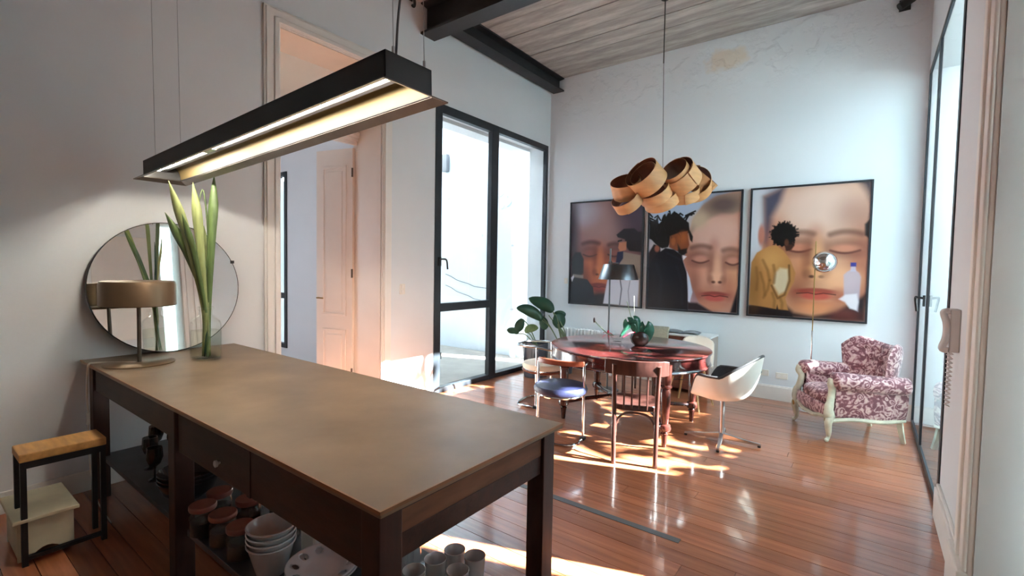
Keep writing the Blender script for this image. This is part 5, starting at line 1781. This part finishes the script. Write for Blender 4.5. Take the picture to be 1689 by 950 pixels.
plant_leaf(pb, (-3.73, 6.25, 0.42), [B(892, 522, 0.1), B(896, 530, 0.1), B(898, 538, 0.1), B(899, 544, 0.1)], 0.07, CR, 'leaf_dark')
for k, (qx, qy) in enumerate(((905, 520), (912, 524), (918, 534), (924, 530))):
    e_ = B(qx, qy)
    MB().tube(smooth_path([(-0.02 + 0.015 * k, 0, 0.40), (-0.01 + 0.02 * k, 0.0, 0.6), e_ - Vector(pb.location)], 5), 0.008, 6).build('leaf_stalk', 'stem', pb, smooth=True)

# ------------------------------------------------------------------ damask armchair (front faces local -Y)
ac = thing('armchair', 'old tub armchair in pink and burgundy damask with carved cream legs', 'armchair', (-0.10, 5.84, 0), math.radians(-60))
cu = MB()


def sup(cx, cy, cz, rx, ry, rz, p=0.45):
    return MB().ball((cx, cy, cz), rx, ry, rz, 32, 16, p)


sup(0, -0.07, 0.385, 0.255, 0.31, 0.085, 0.5).build('seat_cushion', 'damask', ac, smooth=True, auto=False)
sup(0, -0.05, 0.275, 0.29, 0.31, 0.07, 0.4).build('seat_base', 'damask', ac, smooth=True, auto=False)
# backrest: thick curved shell with ears and buttoned tufts
btn = []
for r_, zz_ in enumerate((0.60, 0.72, 0.82)):
    for c_ in range(4 if r_ % 2 == 0 else 3):
        btn.append((-0.6 + 0.4 * c_ + (0.0 if r_ % 2 == 0 else 0.2), zz_))


def back_pt(u, v, side):
    a = (u - 0.5) * 2                      # across
    top = 0.925 + 0.025 * math.exp(-((abs(a) - 0.72) / 0.25) ** 2) - 0.022 * math.exp(-(a / 0.45) ** 2) - 0.09 * (max(0, abs(a) - 0.75) / 0.25) ** 2
    z = 0.30 + (top - 0.30) * v
    wid = 0.29 + 0.095 * v
    ang = a * 0.75
    x = a * wid
    y_ = 0.255 + 0.095 * v - (0.15 + 0.10 * v) * abs(a) ** 2.4
    th = 0.058 * math.sqrt(max(0.0, 1 - abs(2 * v - 1) ** 5)) * math.sqrt(max(0.0, 1 - abs(a) ** 6))
    nx, ny = math.sin(ang) , math.cos(ang)
    if side < 0:
        dmp = 0.0
        for bx, bz in btn:
            d2 = ((a - bx) * 0.3) ** 2 + (z - bz) ** 2
            dmp += 0.035 * math.exp(-d2 / 0.0012)
        k = -th + dmp
    else:
        k = th
    return (x + nx * k, y_ + ny * k, z)


bkm = MB()
NU, NV = 49, 29
bkm.grid(lambda u, v: back_pt(u, v, 1), NU, NV)
bkm.grid(lambda u, v: back_pt(u, v, -1), NU, NV)
bk_o = bkm.build('backrest', 'damask', ac, smooth=True, auto=False)
for bx, bz in btn:
    top = 0.92
    v_ = (bz - 0.30) / (top - 0.30)
    q_ = Vector(back_pt((bx + 1) / 2, v_, -1))
    MB().ball(q_, 0.012, 0.012, 0.012, 8, 6).build('button', 'damask', bk_o, smooth=True)
for s in (-1, 1):
    arm = smooth_path([(s * 0.325, 0.30, 0.56), (s * 0.335, 0.10, 0.565), (s * 0.33, -0.10, 0.575), (s * 0.315, -0.27, 0.585), (s * 0.305, -0.33, 0.565)], 6)
    nn = len(arm)
    MB().tube(arm, [0.084 * (1 if i < nn - 5 else 1 - 0.12 * (i - nn + 5)) for i in range(nn)], 16).build('armrest', 'damask', ac, smooth=True, auto=False)

    def side_fn(u, v, s=s):
        y_ = 0.33 - 0.63 * u
        bulge = 0.035 * math.sin(PI * u) + 0.02 * math.sin(PI * v)
        return (s * (0.315 + bulge - 0.02 * (1 - v)), y_, 0.235 + 0.32 * v)
    sp = MB()
    sp.grid(side_fn, 16, 10)
    sp.grid(lambda u, v, s=s: (side_fn(u, v, s)[0] - s * 0.07, side_fn(u, v, s)[1], side_fn(u, v, s)[2]), 16, 10)
    sp.build('side_panel', 'damask', ac, smooth=True, auto=False)
    # carved arm post, front
    post = smooth_path([(s * 0.315, -0.345, 0.22), (s * 0.325, -0.360, 0.31), (s * 0.305, -0.335, 0.42), (s * 0.30, -0.325, 0.50), (s * 0.318, -0.350, 0.56), (s * 0.315, -0.335, 0.60)], 5)
    nn = len(post)
    MB().tube(post, [0.042, 0.045, 0.048, 0.048, 0.045] + [0.040] * 3 + [0.033] * (nn - 13) + [0.031, 0.031, 0.034, 0.036, 0.034][:5], 12, flat=0.8).build('arm_post', 'frame_cream', ac, smooth=True)
    # cabriole front leg
    leg_p = smooth_path([(s * 0.312, -0.335, 0.26), (s * 0.335, -0.365, 0.19), (s * 0.322, -0.352, 0.10), (s * 0.318, -0.350, 0.05), (s * 0.330, -0.368, 0.018)], 5)
    nn = len(leg_p)
    lo_ = MB().tube(leg_p, [0.042 - 0.026 * min(1, i / (nn * 0.75)) for i in range(nn)], 10).build('leg', 'frame_cream', ac, smooth=True)
    MB().ball((s * 0.331, -0.372, 0.018), 0.019, 0.019, 0.018, 10, 8).build('scroll_foot', 'frame_cream', lo_, smooth=True)
    MB().ball((s * 0.325, -0.385, 0.20), 0.022, 0.012, 0.034, 10, 8).build('carved_shell', 'brass', lo_, smooth=True)
    MB().tube([(s * 0.25, 0.30, 0.26), (s * 0.253, 0.325, 0.10), (s * 0.255, 0.35, 0.0)], [0.032, 0.028, 0.023], 4).build('leg', 'frame_cream', ac)
    rail_p = smooth_path([(s * 0.325, -0.33, 0.205), (s * 0.335, -0.15, 0.225), (s * 0.335, 0.10, 0.215), (s * 0.28, 0.33, 0.225)], 6)
    MB().tube(rail_p, 0.022, 8, flat=0.9).build('seat_rail', 'frame_cream', ac, smooth=True)
fr_p = smooth_path([(-0.315, -0.345, 0.23), (-0.20, -0.375, 0.225), (-0.10, -0.385, 0.20), (0.0, -0.39, 0.205), (0.10, -0.385, 0.20), (0.20, -0.375, 0.225), (0.315, -0.345, 0.23)], 6)
MB().tube(fr_p, 0.022, 8, flat=0.9).build('seat_rail', 'frame_cream', ac, smooth=True)
fa = MB()
fa.grid(lambda u, v: ((u - 0.5) * 0.56, -0.375 + 0.02 * (2 * u - 1) ** 2 - 0.012 * math.sin(PI * v), 0.22 + 0.13 * v), 16, 6)
fa.build('front_apron', 'damask', ac, smooth=True, auto=False, solid=0.02)

# ------------------------------------------------------------------ floor lamps
p_ = atZ(1001, 643, 0)
l1 = thing('floor_lamp', 'grey metal floor lamp with a wide flared shade behind the dining table', 'lamp', (p_.x, p_.y, 0))
d1_ = (Vector((p_.x, p_.y, 1.2)) - CAM).dot(CF)
top_ = atD(1005, 410, d1_)
shp = atD(1020, 449, d1_)
MB().lathe([(0.0, 0.0), (0.15, 0.0), (0.15, 0.012), (0.0, 0.016)], 40, cap0=False, cap1=False).build('base', 'gunmetal', l1, smooth=True)
MB().cyl((0, 0, 0.012), (0, 0, top_.z), 0.011, n=12).build('pole', 'gunmetal', l1, smooth=True)
so_ = shp - Vector((p_.x, p_.y, 0))
zt_, zb_ = atD(1020, 436, d1_).z, atD(1020, 461, d1_).z
r_b = 32.5 / FPX * d1_
r_t = 25.0 / FPX * d1_
MB().lathe([(r_t * 0.0, zt_), (r_t * 0.96, zt_), (r_t, zt_ - 0.006), (r_b, zb_), (r_b - 0.004, zb_), (r_t - 0.006, zt_ - 0.012), (0.0, zt_ - 0.008)], 48, (so_.x, so_.y, 0), cap0=False, cap1=False).build('shade', 'gunmetal', l1, smooth=True)
MB().cyl((0, 0, zt_ + 0.015), (so_.x, so_.y, zt_ + 0.015), 0.008, n=8).build('arm', 'gunmetal', l1, smooth=True)
MB().box(-0.02, 0.02, -0.02, 0.02, zt_ - 0.01, zt_ + 0.04).build('clamp', 'gunmetal', l1, bevel=0.004)

foot = Vector((-0.488, 6.44, 0))
l2 = thing('floor_lamp', 'slender chrome floor lamp with a ball reflector behind the damask armchair', 'lamp', foot)
MB().lathe([(0.0, 0.0), (0.13, 0.0), (0.13, 0.015), (0.0, 0.02)], 36, cap0=False, cap1=False).build('base', 'chrome', l2, smooth=True)
t2 = atY(1346, 398, 6.40) - foot
m2_ = Vector((0.0, 0, 0.0)).lerp(t2, 0.48)
MB().cyl((0, 0, 0.015), m2_, 0.011, n=10).build('lower_pole', 'chrome', l2, smooth=True)
MB().cyl(m2_, t2, 0.006, n=8).build('upper_pole', 'brass', l2, smooth=True)
bp = atY(1360, 432, 6.36) - foot
rb_ = 0.122
hs_ = MB()
ax = (CAM - (bp + foot)).normalized()
hs_.ball(bp, rb_, rb_, rb_, 28, 16)
hs_.build('ball_reflector', 'chrome', l2, smooth=True)
kn = atY(1349, 434, 6.25) - foot
MB().cyl(kn, bp, 0.022, n=12).build('reflector_mount', 'chrome', l2, smooth=True)

# ------------------------------------------------------------------ veneer ring pendant
canopy = Vector((-1.935, 5.35, ZC))
pd = thing('ring_pendant', 'pendant lamp made of curled birch veneer rings hanging over the dining table', 'lamp', canopy)
MB().lathe([(0.0, -0.05), (0.045, -0.05), (0.055, -0.03), (0.055, 0.0), (0.0, 0.0)], 24, cap0=False, cap1=False).build('canopy', 'black', pd, smooth=True)
dP = (Vector((-1.935, 5.35, 2.6)) - CAM).dot(CF)
cend = atD(1093, 285, dP) - canopy
MB().tube([(0, 0, -0.05), (0.002, 0, -0.75)], 0.006, 6).build('cord_sleeve', 'black', pd)
MB().tube([(0.002, 0, -0.70), cend], 0.003, 6).build('cord', 'cable_grey', pd)
# (pixel x, y of the ring centre, radius m, width m, axis in view space (right, up, towards viewer), depth shift)
rings_ = [(1033, 310, 0.175, 0.18, (-0.30, 0.78, 0.55), 0.05), (1066, 293, 0.205, 0.21, (-0.66, 0.52, 0.40), -0.12), (1068, 294, 0.165, 0.19, (-0.66, 0.52, 0.40), -0.12),
          (1122, 292, 0.205, 0.21, (-0.62, 0.50, 0.46), -0.05), (1118, 288, 0.16, 0.19, (-0.62, 0.50, 0.46), -0.10), (1146, 304, 0.20, 0.18, (-0.45, 0.30, 0.80), 0.15),
          (1152, 300, 0.19, 0.22, (0.55, 0.62, 0.4), 0.2), (1034, 332, 0.17, 0.13, (-0.55, 0.62, 0.45), 0.0), (1080, 318, 0.19, 0.13, (-0.50, 0.68, 0.52), -0.02),
          (1090, 328, 0.20, 0.13, (-0.40, 0.72, 0.5), 0.08), (1124, 318, 0.20, 0.13, (-0.2, 0.75, 0.5), 0.12)]
for k, (qx, qy, r_, w_, ax_, dz_) in enumerate(rings_):
    c_ = atD(qx, qy, dP + dz_) - canopy
    a_ = (CR * ax_[0] + CU * ax_[1] - CF * ax_[2]).normalized()
    e1 = a_.orthogonal().normalized()
    e2 = a_.cross(e1)
    n = 44
    st0 = random.uniform(0, 6)

    def rp(ang, rr, h):
        return c_ + (e1 * math.cos(ang) + e2 * math.sin(ang)) * rr + a_ * h
    vs2, fs2 = [], []
    turns = 1.12
    for i in range(n + 1):
        t = i / n
        ang = st0 + 2 * PI * turns * t
        rr = r_ * (1.0 - 0.07 * t)
        vs2 += [rp(ang, rr, -w_ / 2), rp(ang, rr, w_ / 2), rp(ang, rr - 0.003, w_ / 2), rp(ang, rr - 0.003, -w_ / 2)]
    for i in range(n):
        a = i * 4
        for j in range(4):
            fs2.append((a + j, a + (j + 1) % 4, a + 4 + (j + 1) % 4, a + 4 + j))
    fs2 += [(3, 2, 1, 0), (n * 4, n * 4 + 1, n * 4 + 2, n * 4 + 3)]
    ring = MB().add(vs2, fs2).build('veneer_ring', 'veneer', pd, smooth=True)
    ring.data.materials.append(MT['veneer_shade'])
    for p_ in ring.data.polygons:                      # inside faces get a darker colour, painting in the rings' inner shade
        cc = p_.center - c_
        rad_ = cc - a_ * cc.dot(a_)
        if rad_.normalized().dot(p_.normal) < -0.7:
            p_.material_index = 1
c_ = atD(1112, 303, dP - 0.05) - canopy
MB().ball(c_, 0.035, 0.035, 0.045, 14, 10).build('bulb', 'white_gloss', pd, smooth=True)

# ------------------------------------------------------------------ spotlight near the right corner, outlets, switch, intercom
sp_ = thing('spotlight', 'small black spotlight bracket high in the right back corner', 'spotlight', (0.20, YB, 4.40))
MB().box(-0.05, 0.05, -0.02, 0.0, 0.04, 0.16).build('wall_plate', 'black', sp_, bevel=0.004)
MB().tube([(0, -0.01, 0.10), (0.01, -0.09, 0.12), (0.02, -0.12, 0.08)], 0.014, 8).build('bracket', 'black', sp_, smooth=True)
MB().cyl((-0.05, -0.15, 0.03), (0.06, -0.12, 0.11), 0.04, 0.045, 16).build('lamp_head', 'black', sp_, smooth=True)
ck = atX(676, 4, XL)
hk = thing('ceiling_hook', 'dark iron hook on the left wall beside the steel beam', 'hook', (XL, ck.y, ck.z))
MB().tube(smooth_path([(0, 0, 0.06), (0.05, 0, 0.05), (0.07, 0.01, -0.01), (0.05, 0.02, -0.05), (0.02, 0.02, -0.03)], 5), 0.016, 8).build('hook_arm', 'black', hk, smooth=True)
MB().box(0, 0.012, -0.03, 0.03, 0.02, 0.10).build('plate', 'black', hk)


def outlet(name, label, c, n_, size=(0.13, 0.075), dots=2):
    """n_ 'y' for the back wall (faces -Y) or 'x' for the left wall (faces +X)"""
    t = thing(name, label, 'socket' if 'socket' in name else 'switch', c)
    w, h = size
    if n_ == 'y':
        MB().box(-w / 2, w / 2, -0.010, 0, -h / 2, h / 2).build('cover_plate', 'white_plastic', t, bevel=0.003)
        for k in range(dots):
            xx = (k - (dots - 1) / 2) * w * 0.5
            MB().cyl((xx, -0.012, 0), (xx, -0.008, 0), 0.018, n=14).build('insert', 'trim', t, smooth=True)
    else:
        MB().box(0, 0.010, -w / 2, w / 2, -h / 2, h / 2).build('cover_plate', 'white_plastic', t, bevel=0.003)
        for k in range(dots):
            zz_ = (k - (dots - 1) / 2) * h * 0.5
            MB().box(0.008, 0.014, -w * 0.25, w * 0.25, zz_ - h * 0.18, zz_ + h * 0.18).build('insert', 'trim', t, bevel=0.002)
    return t


outlet('wall_socket', 'white wall socket holding a black plug on the back wall', (-1.02, YB, 0.33), 'y')
outlet('wall_socket', 'white wall socket beside the damask armchair', (-0.81, YB, 0.315), 'y')
outlet('light_switch', 'white double light switch on the left wall beside the doorway', (XL, 3.625, 1.33), 'x', (0.075, 0.12))
outlet('light_switch', 'small white switch on the back wall above the potted plants', (-3.93, YB, 1.40), 'y', (0.06, 0.09), 1)
pg = thing('power_plug', 'black plug and grey cable in the back wall socket behind the swivel armchair', 'plug', (-1.05, YB - 0.012, 0.335))
MB().cyl((0, 0, 0), (0, -0.04, 0), 0.02, 0.014, 12).build('plug_body', 'black', pg, smooth=True)
MB().tube(smooth_path([(0, -0.04, 0), (-0.06, -0.07, -0.05), (-0.22, -0.08, -0.12), (-0.42, -0.1, -0.19), (-0.52, -0.12, -0.329)], 6), 0.005, 6).build('cable', 'cable_grey', pg, smooth=True)

ic = thing('intercom_phone', 'white wall intercom with handset and coiled cord beside the glazed window', 'intercom', (XR, 3.74, 1.28))
MB().box(-0.045, 0.0, -0.03, 0.09, -0.125, 0.125).build('base_plate', 'intercom', ic, bevel=0.006)
MB().tube(smooth_path([(-0.05, -0.02, 0.115), (-0.075, -0.02, 0.105), (-0.062, -0.02, 0.05), (-0.058, -0.02, 0.0), (-0.062, -0.02, -0.05), (-0.075, -0.02, -0.105), (-0.05, -0.02, -0.115)], 5), 0.018, 10).build('handset', 'intercom', ic, smooth=True)
coil = []
for i in range(240):
    t = i / 239
    a = 2 * PI * 26 * t
    zz_ = -0.11 - 0.34 * (2 * t if t < 0.5 else 2 - 2 * t)
    yy = 0.02 - 0.03 * math.cos(PI * t) + 0.0
    coil.append((-0.035 + 0.011 * math.cos(a), yy + 0.011 * math.sin(a), zz_))
MB().tube(coil, 0.0028, 5).build('coiled_cord', 'intercom', ic, smooth=True)
